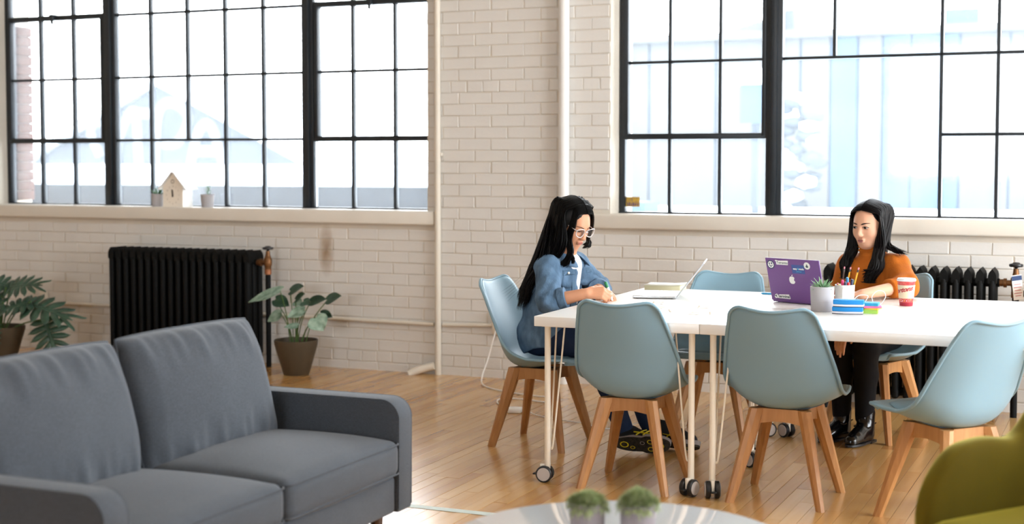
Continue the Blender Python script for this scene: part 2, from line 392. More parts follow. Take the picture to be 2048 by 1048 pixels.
# --- floor: strip boards running towards the back wall
M_floor = plank_mat('maple_floor', '#ad7a45', '#c49559', '#d2a86e', .26, (22, 1.3, 10))
_b = M_floor.node_tree.nodes['Principled BSDF']; _b.inputs['Specular IOR Level'].default_value = .5
_b.inputs['Coat Weight'].default_value = .5; _b.inputs['Coat Roughness'].default_value = .18
M_gap = mat('floor_gap', '#2b1a10', .9, .1)
floor = struct(build(MB().box(XL, XR, YF, WY+.01, -.12, -.004), 'floor', M_gap, None, None), 'honey coloured strip wood floor', 'floor')
BW = .0643; boards = []
x = XL; k = 0
while x < XR:
    rr = random.Random(900+k); y = YF - rr.uniform(0, 1.2)
    while y < WY:
        L = rr.choice((.45, .6, .75, .9, 1.1, 1.4)) * rr.uniform(.9, 1.1); y1 = min(y+L, WY)
        y0 = max(y, YF)
        if y1 - y0 > .03: boards.append((x, y0, y1, rr.choice((.0003, .0005, .0006, .0009, .0014))))
        y += L
    x += BW; k += 1
ca, sa = math.cos(math.radians(23.6)), math.sin(math.radians(23.6))
def board_score(b):
    cx, cy = b[0]+BW/2, (b[1]+b[2])/2
    dep = -sa*cx + ca*cy; lat = (ca*cx + sa*cy)/max(dep, .1)
    if dep < 4.9 or lat < -.10 or lat > .37: return 0   # beside the frame, or behind sofa and coffee table
    return (b[2]-b[1]) / dep**2
boards.sort(key=board_score, reverse=True)
def board_geo(L, g):
    w = BW/2 - g; h = L/2 - g*.7; e = .0003
    return MB().add([(-w,-h,-.02),(w,-h,-.02),(w,h,-.02),(-w,h,-.02),(-w,-h,-e),(w,-h,-e),(w,h,-e),(-w,h,-e),(-w+e,-h+e,0),(w-e,-h+e,0),(w-e,h-e,0),(-w+e,h-e,0)],
                    [(8,9,10,11)]+[(4+i,4+(i+1)%4,8+(i+1)%4,8+i) for i in range(4)]+[(i,(i+1)%4,4+(i+1)%4,4+i) for i in range(4)])
rest = MB()
for i, (x, y0, y1, g) in enumerate(boards):
    m = board_geo(y1-y0, g); c = (x+BW/2, (y0+y1)/2, random.Random(i).uniform(-.0006, .0006))
    if i < 300: build(m, 'plank', M_floor, floor, 20, c)
    else: rest.add([(p[0]+c[0], p[1]+c[1], p[2]+c[2]) for p in m.v], m.f)
o = build(rest, 'planking', M_floor, floor, 20); o['kind'] = 'stuff'

# ------------------------------------------------------------------ outside, seen through the glass
M_snow = mat('snow', '#dfe6ec', .9, .1)
M_shed = mat('grey_siding', '#363c43', .8, .2, noise=.25, nscale=2)
M_blue = mat('blue_grey_cladding', '#30445a', .7, .2, noise=.15, nscale=1.2)
M_pale = mat('pale_cladding', '#464747', .8, .2, noise=.12, nscale=1.5)
M_darkfence = mat('dark_fence', '#10161d', .8, .2, noise=.4, nscale=4)
M_twig = mat('winter_twig', '#211f1d', .9, .1)
M_straw = mat('dry_straw', '#6a655c', .9, .1)
M_white = mat('white_paint_outside', '#5c6064', .8, .2)
struct(build(MB().box(-60, 40, WY+.45, 80, -.4, .0), 'ground_outside', M_snow, None, None), 'snow covered yard outside the windows', 'snow')
# ------------------------------------------------------------------ dining chairs
M_shell = mat('blue_plastic', '#80a2b4', .42, .45, bump=.03, bscale=400)
M_pad = mat('blue_seat_pad', '#7090a2', .55, .4)
M_beech = plank_mat('beech_wood', '#a06d3d', '#bd8a55', '#cea06c', .45, (40, 40, 4), False, .03)
M_black = mat('black_plastic', '#17181b', .4, .5)
def chair_shell():
    # profile in chair space: front = +X, side = Y; s runs from seat lip to top of back
    S  = [0, .05, .14, .26, .38, .48, .55, .62, .72, .86, .95, 1.0]
    PX = [.262, .248, .19, .10, .005, -.075, -.130, -.165, -.198, -.246, -.276, -.292]
    PZ = [.428, .444, .436, .410, .386, .381, .398, .448, .560, .690, .776, .824]
    WD = [.180, .200, .220, .232, .238, .240, .240, .238, .226, .202, .184, .174]
    LIFT = [.002, .006, .016, .038, .064, .090, .100, .078, .030, .008, .002, 0]
    WRAP = [0, 0, .002, .006, .014, .028, .046, .058, .056, .046, .040, .036]
    rows = []
    N = 25; T = 17
    for i in range(N):
        s = i/(N-1)
        cx, cz, w, li, wr = (interp(S, A, s) for A in (PX, PZ, WD, LIFT, WRAP))
        r = []
        for j in range(T):
            t = -1 + 2*j/(T-1)
            a = abs(t)
            x = cx + wr*a**2.4; z = cz + li*a**2.6
            if s > .82:   # top edge dips in the middle, corners round off
                k = (s-.82)/.18; z += -.020*k*(math.cos(t*PI*.95)*.5+.5) - .030*k*k*max(0, a-.72)**2/.0784
            if s < .12:
                k = 1-s/.12; x -= .055*k*max(0, a-.6)**1.8/.19
            r.append((x, t*w, z))
        rows.append(r)
    return MB().grid(rows)
def make_chair(label):
    t = thing('side_chair', label, 'chair', 'blue shell chairs around the table')
    o = build(chair_shell(), 'shell', M_shell, t, 179)
    m = o.modifiers.new('thickness', 'SOLIDIFY'); m.thickness = .011; m.offset = 1 if False else -1
    subsurf(o, 1)
    # rolled edge all round the shell
    g = chair_shell().v; T, N = 17, 25
    rim = [g[j] for j in range(T)] + [g[i*T+T-1] for i in range(1, N)] + [g[(N-1)*T+j] for j in range(T-2, -1, -1)] + [g[i*T] for i in range(N-2, 0, -1)]
    rim = bez(rim + rim[:1], 2)
    build(MB().tube(rim, .0078, 8, False), 'rim', M_shell, t, 60)
    # seat pad lying in the shell
    rows = []
    for i in range(9):
        q = i/8; r = []
        for j in range(33):
            a = 2*PI*j/32; ca_, sa_ = math.cos(a), math.sin(a)
            u = math.copysign(abs(ca_)**.55, ca_)*q; v = math.copysign(abs(sa_)**.55, sa_)*q
            x = .070 + u*.140; y = v*.168
            z = interp([-.08, 0, .1, .19, .25], [.381, .386, .410, .436, .442], x) + .064*(abs(y)/.235)**2.6
            r.append((x, y, z + .024*max(0, 1-q**5)**.5 + .001))
        rows.append(r)
    build(MB().grid(rows), 'seat_pad', M_pad, t, 179)
    top, bot, zt = .098, .188, .388
    for sx in (1, -1):
        for sy in (1, -1):
            a = Vector((top*sx, top*sy, zt)); b = Vector((bot*sx, bot*sy, 0))
            d1 = Vector((sx, sy, 0)).normalized(); d2 = Vector((-sy, sx, 0)).normalized()
            pts = []
            for c, w1, w2 in ((b, .0190, .0155), (a, .034, .025)):
                pts += [c + d1*w1*u + d2*w2*v for u, v in ((1, .45), (.45, 1), (-.45, 1), (-1, .45), (-1, -.45), (-.45, -1), (.45, -1), (1, -.45))]
            fs = [(i, (i+1)%8, 8+(i+1)%8, 8+i) for i in range(8)] + [tuple(reversed(range(8))), tuple(range(8, 16))]
            build(MB().add(pts, fs), 'leg', M_beech, t, 25)
    for sx, sy, ex, ey in ((1, 1, 1, -1), (-1, 1, -1, -1), (1, 1, -1, 1), (1, -1, -1, -1)):
        p = Vector((top*sx, top*sy)); q = Vector((top*ex, top*ey)); n = Vector((-(q-p).y, (q-p).x)).normalized()*.010
        mb = MB(); L = 6; vs = []
        for i in range(L+1):
            c = p.lerp(q, i/L); zb = .322 + .014*math.sin(PI*i/L)
            vs += [(c.x+n.x, c.y+n.y, zb), (c.x-n.x, c.y-n.y, zb), (c.x-n.x, c.y-n.y, .388), (c.x+n.x, c.y+n.y, .388)]
        fs = [(i*4+k, i*4+(k+1)%4, i*4+4+(k+1)%4, i*4+4+k) for i in range(L) for k in range(4)] + [(0,1,2,3), (L*4+3, L*4+2, L*4+1, L*4)]
        build(MB().add(vs, fs), 'apron', M_beech, t, 30)
    build(MB().box(-.05, .05, -.05, .05, .362, .382), 'seat_bracket', M_black, t, None)
    return t
ch0 = make_chair('blue shell chair at the table corner, nearest the sofa, its back to the camera')
ch0.location = (-1.975, 5.872, 0); ch0.rotation_euler.z = PI/2 + .02
def face(dx, dy): return math.atan2(dy, dx)
dup(ch0, (-1.312, 5.872, 0), PI/2 - .03, 'blue shell chair with its back to the camera, beside the two casters')
dup(ch0, (-.642, 5.717, 0), face(-.75, .66), 'blue shell chair turned sideways behind the yellow armchair')
chair_w1 = dup(ch0, (-2.69, 6.53, 0), -.03, 'blue shell chair under the woman in denim')
dup(ch0, (-1.95, 7.085, 0), -PI/2 + .02, 'empty blue shell chair across the table, below the brick wall')
chair_w2 = dup(ch0, (-1.2, 7.4, 0), face(-.35, -.94), 'blue shell chair under the woman in the orange sweater')
dup(ch0, (.22, 6.35, 0), face(-1, .1), 'blue shell chair at the picture edge, mostly hidden past the sideways chair')

# ------------------------------------------------------------------ work tables on hairpin legs with casters
M_top = mat('white_laminate', '#eeeeec', .28, .5)
M_cream = mat('cream_steel', '#efe7d8', .35, .5)
M_grey = mat('caster_grey', '#b9b2ae', .45, .5)
def table_leg(t, x, y, turn):
    zt = .690
    leg = build(MB().lathe([(.0135, .075), (.0135, zt)], 16), 'leg', M_cream, t, 50, (x, y, 0))
    sx = 1 if x < 0 else -1; sy = 1 if y < 0 else -1
    for k, (ox, oy) in enumerate(((.075, .012), (.012, .075))):
        rod = bez([(ox*sx, oy*sy, zt), (ox*sx*.66, oy*sy*.66, .42), (ox*sx*.32, oy*sy*.32, .17), (.010*sx, .010*sy, .148)], 6)
        build(MB().tube(rod, .0042, 8), 'brace_rod', M_cream, leg, 60)
    build(MB().box(-.05, .05, -.05, .05, zt-.004, zt), 'mount_plate', M_cream, leg, None, (sx*.03, sy*.03, 0))
    ct = link('caster', None, t, (x, y, 0), (0, 0, turn))
    build(MB().lathe([(.014, .07), (.014, .082)], 14), 'stem', M_cream, ct, 50)
    fork = MB().rbox(-.034, .012, -.0075, .0075, .028, .078, .004)
    build(fork, 'fork', M_cream, ct, 40)
    for s in (1, -1):
        prof = [(.006, .009*s), (.033, .009*s), (.0365, .012*s), (.0365, .026*s), (.032, .030*s), (.004, .030*s)]
        w = MB().lathe(prof, 28, (-.012, 0, .0368), axis='Y'); build(w, 'wheel', M_black, ct, 30)
        build(MB().lathe([(.003, .0302*s), (.029, .0302*s), (.028, .0325*s), (.003, .0325*s)], 28, (-.012, 0, .0368), axis='Y'), 'hub_cap', M_grey, ct, 30)
    build(MB().rbox(-.066, -.044, -.012, .012, .030, .037, .003), 'brake_lever', M_black, ct, 30)
def table(label, x0, x1, y0, y1, turns):
    cx, cy = (x0+x1)/2, (y0+y1)/2
    t = thing('work_table', label, 'table', 'white tables pushed together', (cx, cy, 0))
    hx, hy = (x1-x0)/2, (y1-y0)/2
    build(MB().rbox(-hx, hx, -hy, hy, .690, .734, .003, 2), 'table_top', M_top, t, 40)
    k = 0
    for sx in (-1, 1):
        for sy in (-1, 1):
            table_leg(t, sx*(hx-.045), sy*(hy-.05), turns[k]); k += 1
table('white table with the open silver laptop, at the end nearest the sofa', -2.382, -1.6405, 5.690, 7.215, [.15, 2.2, 1.25, .6])
table('white table in front of the sponges, edge facing the camera', -1.6385, -.12, 5.690, 6.451, [1.95, 2.6, .4, .9])
table('white table with the purple laptop, in front of the woman in orange', -1.6385, -.12, 6.453, 7.215, [.5, -.55, .3, 1.2])

# ------------------------------------------------------------------ sofa (faces +X)
def fabric(name, c1, c2, rough=.9):
    m = bpy.data.materials.new(name); m.use_nodes = True; nt = m.node_tree; b = nt.nodes['Principled BSDF']
    tc = nt.nodes.new('ShaderNodeTexCoord'); out = None
    vals = []
    for sc in ((1300, 1300, 350), (350, 350, 1300), (7, 7, 7)):
        mp = nt.nodes.new('ShaderNodeMapping'); mp.inputs['Scale'].default_value = sc; nt.links.new(tc.outputs['Object'], mp.inputs[0])
        n = nt.nodes.new('ShaderNodeTexNoise'); n.inputs['Scale'].default_value = 1; n.inputs['Detail'].default_value = 2; nt.links.new(mp.outputs[0], n.inputs['Vector']); vals.append(n.outputs['Fac'])
    a1 = nt.nodes.new('ShaderNodeMath'); a1.operation = 'ADD'; nt.links.new(vals[0], a1.inputs[0]); nt.links.new(vals[1], a1.inputs[1])
    a2 = nt.nodes.new('ShaderNodeMath'); a2.operation = 'MULTIPLY_ADD'; a2.inputs[1].default_value = .12; nt.links.new(vals[2], a2.inputs[0]); nt.links.new(a1.outputs[0], a2.inputs[2])
    r = nt.nodes.new('ShaderNodeValToRGB'); r.color_ramp.elements[0].position = .85; r.color_ramp.elements[1].position = 1.5
    mr = nt.nodes.new('ShaderNodeMapRange'); mr.inputs['From Min'].default_value = .75; mr.inputs['From Max'].default_value = 1.37; nt.links.new(a2.outputs[0], mr.inputs['Value'])
    r.color_ramp.elements[0].position = 0; r.color_ramp.elements[1].position = 1
    r.color_ramp.elements[0].color = (*srgb(c1), 1); r.color_ramp.elements[1].color = (*srgb(c2), 1)
    nt.links.new(mr.outputs[0], r.inputs[0]); nt.links.new(r.outputs[0], b.inputs['Base Color'])
    bp = nt.nodes.new('ShaderNodeBump'); bp.inputs['Strength'].default_value = .25; bp.inputs['Distance'].default_value = .002
    nt.links.new(a1.outputs[0], bp.inputs['Height']); nt.links.new(bp.outputs[0], b.inputs['Normal'])
    b.inputs['Roughness'].default_value = rough; b.inputs['Sheen Weight'].default_value = .12; b.inputs['Specular IOR Level'].default_value = .2
    MATS[name] = m; return m
M_sofa = fabric('charcoal_weave', '#2b2f35', '#535961')
M_darkwood = mat('walnut', '#4a3223', .45, .4, noise=.3, nscale=20, stretch=(6, 6, 1))
def cushion(hx, hy, hz, pw=4.0, puff=.25, seed=0, wr=0.0, nx=22, ny=22):
    """soft box: superellipse edge, crowned faces, slightly wrinkled along the seams"""
    rr = random.Random(seed); ph = [rr.uniform(0, 6.28) for _ in range(8)]
    def side(s):
        rows = []
        for i in range(nx+1):
            u = -1 + 2*i/nx; r = []
            for j in range(ny+1):
                v = -1 + 2*j/ny
                eu = max(0, 1-abs(u)**pw) ** (1/2.6); ev = max(0, 1-abs(v)**pw) ** (1/2.6)
                e = eu*ev
                h = hz*((1-puff)*min(1, e*1.25) + puff*(1-u*u)*(1-v*v) + 0)
                w = wr*(math.sin(v*9+ph[0]+u*2)+.7*math.sin(v*17+ph[1])+.5*math.sin(v*26+u*5+ph[2])+.35*math.sin(v*43+ph[3]))*max(0, abs(u)-.25)**1.5*(1-abs(u)**6)
                # corners pull in a little
                k = 1 - .035*(abs(u)*abs(v))**3
                r.append((hx*u*k, hy*v*k, s*(h + w + .004)))
            rows.append(r)
        return rows
    mb = MB(); mb.grid(side(1)); mb.grid([list(reversed(q)) for q in side(-1)])
    a, b = side(1), side(-1)
    rim = [(0, j) for j in range(ny)] + [(i, ny) for i in range(nx)] + [(nx, j) for j in range(ny, 0, -1)] + [(i, 0) for i in range(nx, 0, -1)]
    mb.grid([[a[i][j] for i, j in rim+rim[:1]], [b[i][j] for i, j in rim+rim[:1]]])
    return mb, [a[i][j] for i, j in rim]
def box_cushion(hx, hy, hz, r, crown, n=18, seed=0, wr=.0):
    """upholstered box: rounded edges, crowned top and bottom"""
    rr = random.Random(seed); ph = [rr.uniform(0, 6.28) for _ in range(4)]
    mb = MB(); h = Vector((hx, hy, hz))
    for ax in range(3):
        for s in (-1, 1):
            rows = []
            for i in range(n+1):
                q = []
                for j in range(n+1):
                    # denser sampling towards the edges
                    u = math.sin((i/n-.5)*PI); v = math.sin((j/n-.5)*PI)
                    p = [0, 0, 0]; p[ax] = s*h[ax]; p[(ax+1)%3] = u*h[(ax+1)%3]; p[(ax+2)%3] = v*h[(ax+2)%3]
                    p = Vector(p); c = Vector([max(-h[k]+r, min(h[k]-r, p[k])) for k in range(3)]); d = p-c
                    p = c + d.normalized()*r if d.length > 1e-9 else p
                    f = max(0, 1-(p.x/hx)**2)*max(0, 1-(p.y/hy)**2)
                    p.z += math.copysign(crown*f**.6, p.z)*min(1, abs(p.z)/hz)
                    bul = crown*.25*(1-(p.z/hz/1.2)**2)
                    p.x += math.copysign(max(0, bul)*max(0, 1-(p.y/hy)**2), p.x)*(abs(p.x)/hx)**3; p.y += math.copysign(max(0, bul)*max(0, 1-(p.x/hx)**2), p.y)*(abs(p.y)/hy)**3
                    if wr: p.z += wr*(math.sin(p.y*30+ph[0])+math.sin(p.y*53+ph[1]+p.x*8))*(abs(p.x)/hx)**2*.5
                    q.append(p)
                rows.append(q)
            mb.grid(rows)
    return mb
def rrect(hx, hy, r, z, n=6):
    out = []
    for cx, cy, a0 in ((hx-r, hy-r, 0), (-hx+r, hy-r, PI/2), (-hx+r, -hy+r, PI), (hx-r, -hy+r, 1.5*PI)):
        for k in range(n+1): a = a0+k/n*PI/2; out.append((cx+r*math.cos(a), cy+r*math.sin(a), z))
    out.append(out[0]); return out
def weld(o, d=.0008):
    bm = bmesh.new(); bm.from_mesh(o.data); bmesh.ops.remove_doubles(bm, verts=bm.verts, dist=d); bmesh.ops.recalc_face_normals(bm, faces=bm.faces); bm.to_mesh(o.data); bm.free()
    o.data.polygons.foreach_set('use_smooth', [True]*len(o.data.polygons)); return o
SX, SY = -2.36, 3.665
sofa = thing('sofa', 'charcoal grey two-seat fabric sofa with loose back cushions', 'sofa', None, (SX, SY, 0))
def arm_mesh():
    # side outline in XZ (x from front 0 to back -.79), rounded front-top corner, extruded along y
    pts = [(-.80, .165), (0.0, .165), (0.004, .49)]
    for k in range(9):
        a = k/8*PI/2; pts.append((-.07+.074*math.cos(a), .495+.070*math.sin(a)))
    pts += [(-.80, .565)]
    bm = bmesh.new(); vs = [bm.verts.new((x, -.05, z)) for x, z in pts]; f = bm.faces.new(vs)
    r = bmesh.ops.extrude_face_region(bm, geom=[f]); bmesh.ops.translate(bm, verts=[e for e in r['geom'] if isinstance(e, bmesh.types.BMVert)], vec=(0, .10, 0))
    ed = [e for e in bm.edges if len(e.link_faces) == 2 and e.calc_face_angle(0) > 1.2]
    bmesh.ops.bevel(bm, geom=ed, offset=.009, segments=3, profile=.5, affect='EDGES')
    bm.verts.index_update(); mb = MB().add([v.co.copy() for v in bm.verts], [[v.index for v in f.verts] for f in bm.faces]); bm.free(); return mb
for y in (-.735-.05, .735+.05):
    a = build(arm_mesh(), 'arm', M_sofa, sofa, 50, (0.0, y, 0))
    for s in (-1, 1):
        pts = [(-.001, s*.046, .18), (.001, s*.046, .49)] + [(-.07+.0715*math.cos(k/8*PI/2), s*.046, .495+.0675*math.sin(k/8*PI/2)) for k in range(9)] + [(-.79, s*.046, .5625)]
        build(MB().tube(pts, .0035, 6), 'piping', M_sofa, a, 60)
build(MB().rbox(-.80, -.012, -.735, .735, .165, .295, .012), 'base', M_sofa, sofa, 50)
mb = MB().rbox(-.09, .09, -.835, .835, .165, .735, .03)
build(mb, 'back_frame', M_sofa, sofa, 50, (-.80, 0, 0), (0, -.06, 0))
for i, y in enumerate((-.3675, .3675)):
    o = build(box_cushion(.292, .3655, .062, .034, .042, 20, i, .002), 'seat_cushion', M_sofa, sofa, 179, (-.280, y, .362)); weld(o)
    for zz in (.052, -.052):
        build(MB().tube(rrect(.292, .3655, .03, zz), .0035, 6, False), 'piping', M_sofa, o, 60)
for i, (y, tilt, yaw) in enumerate(((-.372, .0, .02), (.368, .0, -.03))):
    mb, rim = cushion(.235, .362, .105, 3.4, .45, 50+i, .017, 34, 56)
    # local x = up, local z = front
    o = build(mb, 'back_cushion', M_sofa, sofa, 179, (-.570, y-.012, .612), (0, -PI/2 - .27, yaw)); weld(o); subsurf(o, 1)
    pts = [(x*1.0, yy*1.0, .0) for x, yy, z in rim]; pts.append(pts[0])
    build(MB().tube(pts, .0045, 6, False), 'piping', M_sofa, o, 60)
for x in (-.07, -.74):
    for y in (-.70, .70):
        build(MB().lathe([(.014, 0), (.024, .166)], 14, (x, y, 0)), 'leg', M_darkwood, sofa, 50)

# ------------------------------------------------------------------ round coffee table
M_gloss = mat('white_gloss_lacquer', '#e6e7ea', .06, .6, coat=.6)
ct = thing('coffee_table', 'round glossy white coffee table in front of the sofa', 'coffee table', None, (-1.205, 3.46, 0))
build(MB().lathe([(.0, .396), (.43, .396), (.448, .400), (.453, .408), (.452, .416), (.447, .42), (0, .42)], 96, cap0=False, cap1=False), 'table_top', M_gloss, ct, 40)
for k in range(3):
    a = k*2*PI/3+.5; build(MB().tube([(.26*math.cos(a), .26*math.sin(a), .397), (.36*math.cos(a), .36*math.sin(a), 0)], [.02, .012], 14), 'leg', M_beech, ct, 50)
M_concrete = mat('grey_concrete', '#8e878c', .75, .3, noise=.1, nscale=30)
M_soil = mat('soil', '#2d231c', .95, .1, noise=.4, nscale=60)
M_moss = mat('moss_green', '#bcc49a', .9, .1, noise=.45, nscale=90, col2='#7d8f5c')
def pot_mesh(r0, r1, h, wall=.006, n=36):
    return MB().lathe([(r0*.96, 0), (r0, .003), (r1, h-.002), (r1-wall*.3, h), (r1-wall, h-.002), (r1-wall-.001, h*.82)], n, cap1=True)
def moss_pot(x, y, label, seed, hgt):
    t = thing('moss_pot', label, 'plant', 'mossy pots on the coffee table', (x, y, .42))
    build(pot_mesh(.043, .0465, .115), 'pot', M_concrete, t, 40)
    rr = random.Random(seed); mb = MB()
    # mound of feathery moss: short curved blades over a dome
    for _ in range(2200):
        a = rr.uniform(0, 2*PI); q = rr.random()**.5; R = .052*q
        base = Vector((R*.78*math.cos(a), R*.78*math.sin(a), .106 + hgt*.55*(1-q*q)))
        lump = .006*math.sin(a*3+seed)+.004*math.sin(a*7)
        tip = base + Vector((math.cos(a)*(.004+.013*q), math.sin(a)*(.004+.013*q), hgt*.42*(1-.75*q)+lump*q)) + Vector((rr.uniform(-.009, .009), rr.uniform(-.009, .009), rr.uniform(-.008, .012)))
        if q > .9 and rr.random() < .3: tip.z -= .02; tip += Vector((math.cos(a), math.sin(a), 0))*.004
        w = Vector((-math.sin(a+rr.uniform(-1, 1)), math.cos(a), rr.uniform(-.4, .4))).normalized()*.0017
        mid = base.lerp(tip, .6) + Vector((0, 0, .002))
        mb.add([base-w, base+w, mid+w*1.2, mid-w*1.2, tip], [(0, 1, 2, 3), (3, 2, 4)])
    o = build(mb, 'moss', M_moss, t, 179); o['kind'] = 'stuff'
    rows = [[(.042*q*math.cos(a), .042*q*math.sin(a), .101+hgt*.62*(1-q*q)) for a in [2*PI*k/20 for k in range(21)]] for q in (0.02, .3, .6, .85, 1)]
    build(MB().grid(rows), 'moss_bed', M_moss, t, 179)
moss_pot(-1.268, 3.385, 'grey concrete pot of pale moss on the coffee table, nearer the sofa', 3, .034)
moss_pot(-1.145, 3.425, 'grey concrete pot of tall green moss on the coffee table, nearer the armchair', 8, .046)
# ------------------------------------------------------------------ yellow velvet armchair (faces -X)
M_velvet = mat('mustard_velvet', '#5a4c04', .85, .2, sheen=.55, noise=.25, nscale=5)
M_velvet.node_tree.nodes['Principled BSDF'].inputs['Sheen Tint'].default_value = (.85, .74, .10, 1)
arm = thing('armchair', 'mustard yellow velvet tub armchair with rounded arms', 'armchair', None, (-.04, 4.06, 0), .9)
def tub():
    # horseshoe wall: path angle from far-arm front round the back to near-arm front
    rows = []; N = 44
    for i in range(N+1):
        s = i/N; q = abs(2*s-1)              # 1 at arm fronts, 0 at middle of back
        # plan path (x back = +)
        if q > .42:
            k = (q-.42)/.58; px = .22 - .57*k; py = .34
        else:
            a = (q/.42)*PI/2; px = .22 + .30*math.cos(a)**.9; py = .34*math.sin(a)
        py *= (1 if s < .5 else -1)
        # outward normal in plan
        if q > .42: nx, ny = 0, 1
        else: a = (q/.42)*PI/2; nx, ny = math.cos(a), math.sin(a)
        ny *= (1 if s < .5 else -1)
        top = interp([0, .34, .48, .56, .64, .75, .86, .94, 1.0], [.90, .89, .80, .67, .615, .635, .620, .56, .46], q)
        bot = interp([0, .8, 1], [.20, .20, .24], q)
        th = interp([0, .5, .9, 1], [.055, .05, .045, .03], q)
        ring = []
        n = 20
        for k in range(n):
            a = 2*PI*k/n; cz, sz = math.cos(a), math.sin(a)
            u = math.copysign(abs(sz)**.55, sz); w = math.copysign(abs(cz)**.35, cz)
            z = (top+bot)/2 + (top-bot)/2*u
            lean = .07*(z-.25)*(1 if q < .42 else .25)
            ring.append((px + nx*(th*w+lean), py + ny*(th*w+lean), z))
        ring.append(ring[0]); rows.append(ring)
    mb = MB().grid(rows)
    mb.add(rows[0][:-1], [tuple(range(20))]); mb.add(rows[-1][:-1], [tuple(range(20))])
    return mb
o = build(tub(), 'tub_back', M_velvet, arm, 179); weld(o); subsurf(o, 1)
o = build(box_cushion(.33, .292, .06, .045, .03, 16, 5), 'seat_cushion', M_velvet, arm, 179, (-.06, 0, .372)); weld(o)
build(MB().rbox(-.36, .40, -.30, .30, .18, .325, .03), 'seat_base', M_velvet, arm, 50)
for x in (-.30, .38):
    for y in (-.25, .25): build(MB().tube([(x*.9, y*.9, .19), (x, y, 0)], [.02, .012], 12), 'leg', M_darkwood, arm, 50)
# ------------------------------------------------------------------ radiators
M_iron = mat('black_iron', '#040505', .65, .2)
M_brass = mat('aged_brass', '#7d5533', .45, .5, .7, noise=.4, nscale=40)
M_copper = mat('copper_collar', '#96603f', .45, .5, .6)
def rad_section(h=.79):
    mb = MB()
    for y in (-.066, 0, .066):
        mb.rbox(-.0185, .0185, y-.025, y+.025, .10, h-.05, .016, 3)
    # pointed top web and bottom web
    prof = [(-.0215, h-.075), (.0215, h-.075), (.0225, h-.035), (.017, h-.016), (0, h+.006), (-.017, h-.016), (-.0225, h-.035)]
    mb.prism(prof, -.088, .088)
    mb.rbox(-.0205, .0205, -.088, .088, .075, .135, .014, 3)
    for z in (h-.075, .105): mb.lathe([(.024, -.033), (.024, .033)], 14, (0, 0, z), axis='X')
    return mb.mesh('section', M_iron, 40)
def radiator(label, x0, n, pitch, y, h):
    t = thing('radiator', label, 'radiator', 'cast iron radiators', (x0, y, 0)); me = rad_section(h)
    for i in range(n): link('section', me, t, (pitch*(i+.5), 0, 0))
    for x in (pitch*.5, pitch*(n-.5)):
        for yy in (-.066, .066): build(MB().tube([(x, yy, .11), (x, yy*1.1, .03), (x, yy*1.15, 0)], [.018, .013, .02], 10), 'foot', M_iron, t, 50)
    X = pitch*n
    v = build(MB().lathe([(.020, 0), (.020, .03), (.026, .032), (.026, .048), (.016, .05), (.016, .085)], 14, (X-.01, 0, h-.075), axis='X'), 'union', M_brass, t, 40)
    build(MB().lathe([(.022, -.055), (.024, -.03), (.028, -.02), (.028, .02), (.022, .03), (.016, .05), (.014, .075)], 16, (X+.085, 0, h-.07)), 'valve_body', M_brass, t, 40)
    build(MB().lathe([(.024, -.085), (.024, -.05)], 14, (X+.085, 0, h-.07)), 'collar', M_copper, t, 40)
    hd = [(.006, .075), (.012, .082), (.034, .085), (.038, .092), (.036, .10), (.020, .104), (.018, .108), (.004, .11)]
    build(MB().lathe(hd, 20, (X+.085, 0, h-.07)), 'valve_handle', M_black, t, 40)
    build(MB().lathe([(.0185, 0), (.0185, h-.15)], 16, (X+.085, 0, 0)), 'supply_pipe', M_iron, t, 50)
    return t, X
r1, _ = radiator('tall black cast iron radiator below the clock window', -6.70, 19, .0637, 8.215, .79)
r2, X2 = radiator('black cast iron radiator behind the woman in the orange sweater', -1.625, 15, .0637, 8.215, .815)
M_tagw = mat('tag_paper', '#e8e6e2', .6, .3); M_tagb = mat('tag_blue', '#2b3f66', .6, .3); M_tagr = mat('tag_red', '#b8605c', .6, .3)
tg = thing('valve_tag', 'white paper tag with a blue header hanging on the radiator valve', 'tag', None, (-1.625+X2+.105, 8.165, .655)); tg.rotation_euler = (0, -.12, .5)
build(MB().box(-.028, .028, -.001, .001, 0, .135), 'card', M_tagw, tg, None)
build(MB().box(-.028, .028, -.0018, -.001, .105, .131), 'header', M_tagb, tg, None)
for k, (w, z) in enumerate(((.020, .082), (.023, .066), (.018, .050), (.022, .034), (.016, .020))):
    build(MB().box(-w, w, -.0016, -.001, z, z+.004), 'text_line', M_tagr, tg, None)
# ------------------------------------------------------------------ pipes, outlet, cable on the wall
o = tag(build(MB().lathe([(.021, .0), (.021, ZC)], 18, (-4.182, WY-.024, 0)), 'riser_pipe', M_pipe, None, 60), 'thin white painted riser pipe beside the clock window', 'pipe')
for z in (1.45, 2.6): build(MB().rbox(-.03, .03, -.008, .024, -.012, .012, .004), 'pipe_clip', M_pipe, o, 40, (-4.182, WY-.02, z))
tag(build(MB().lathe([(.034, .0), (.034, ZC)], 22, (-3.29, WY-.037, 0)), 'heating_pipe', mat('white_pipe', '#e0dfdd', .4, .45), None, 60), 'thick smooth white pipe on the brick between the windows', 'pipe')
dp = bez([(-4.20, WY-.045, .06), (-4.26, WY-.06, .045), (-4.33, WY-.085, .02), (-4.36, WY-.10, .004)], 6)
tag(build(MB().tube(dp, .026, 12), 'drain_elbow', M_pipe, None, 60), 'short white pipe elbow entering the floor by the wall', 'pipe')
cd = thing('wall_conduit', 'white painted conduit running low along the brick wall', 'conduit', None, (0, 0, 0))
build(MB().tube([(-6.65, WY-.014, .350), (-4.215, WY-.014, .331)], .013, 10), 'conduit', M_pipe, cd, 60)
build(MB().tube([(-4.15, WY-.014, .331), (-3.79, WY-.014, .345)], .013, 10), 'conduit', M_pipe, cd, 60)
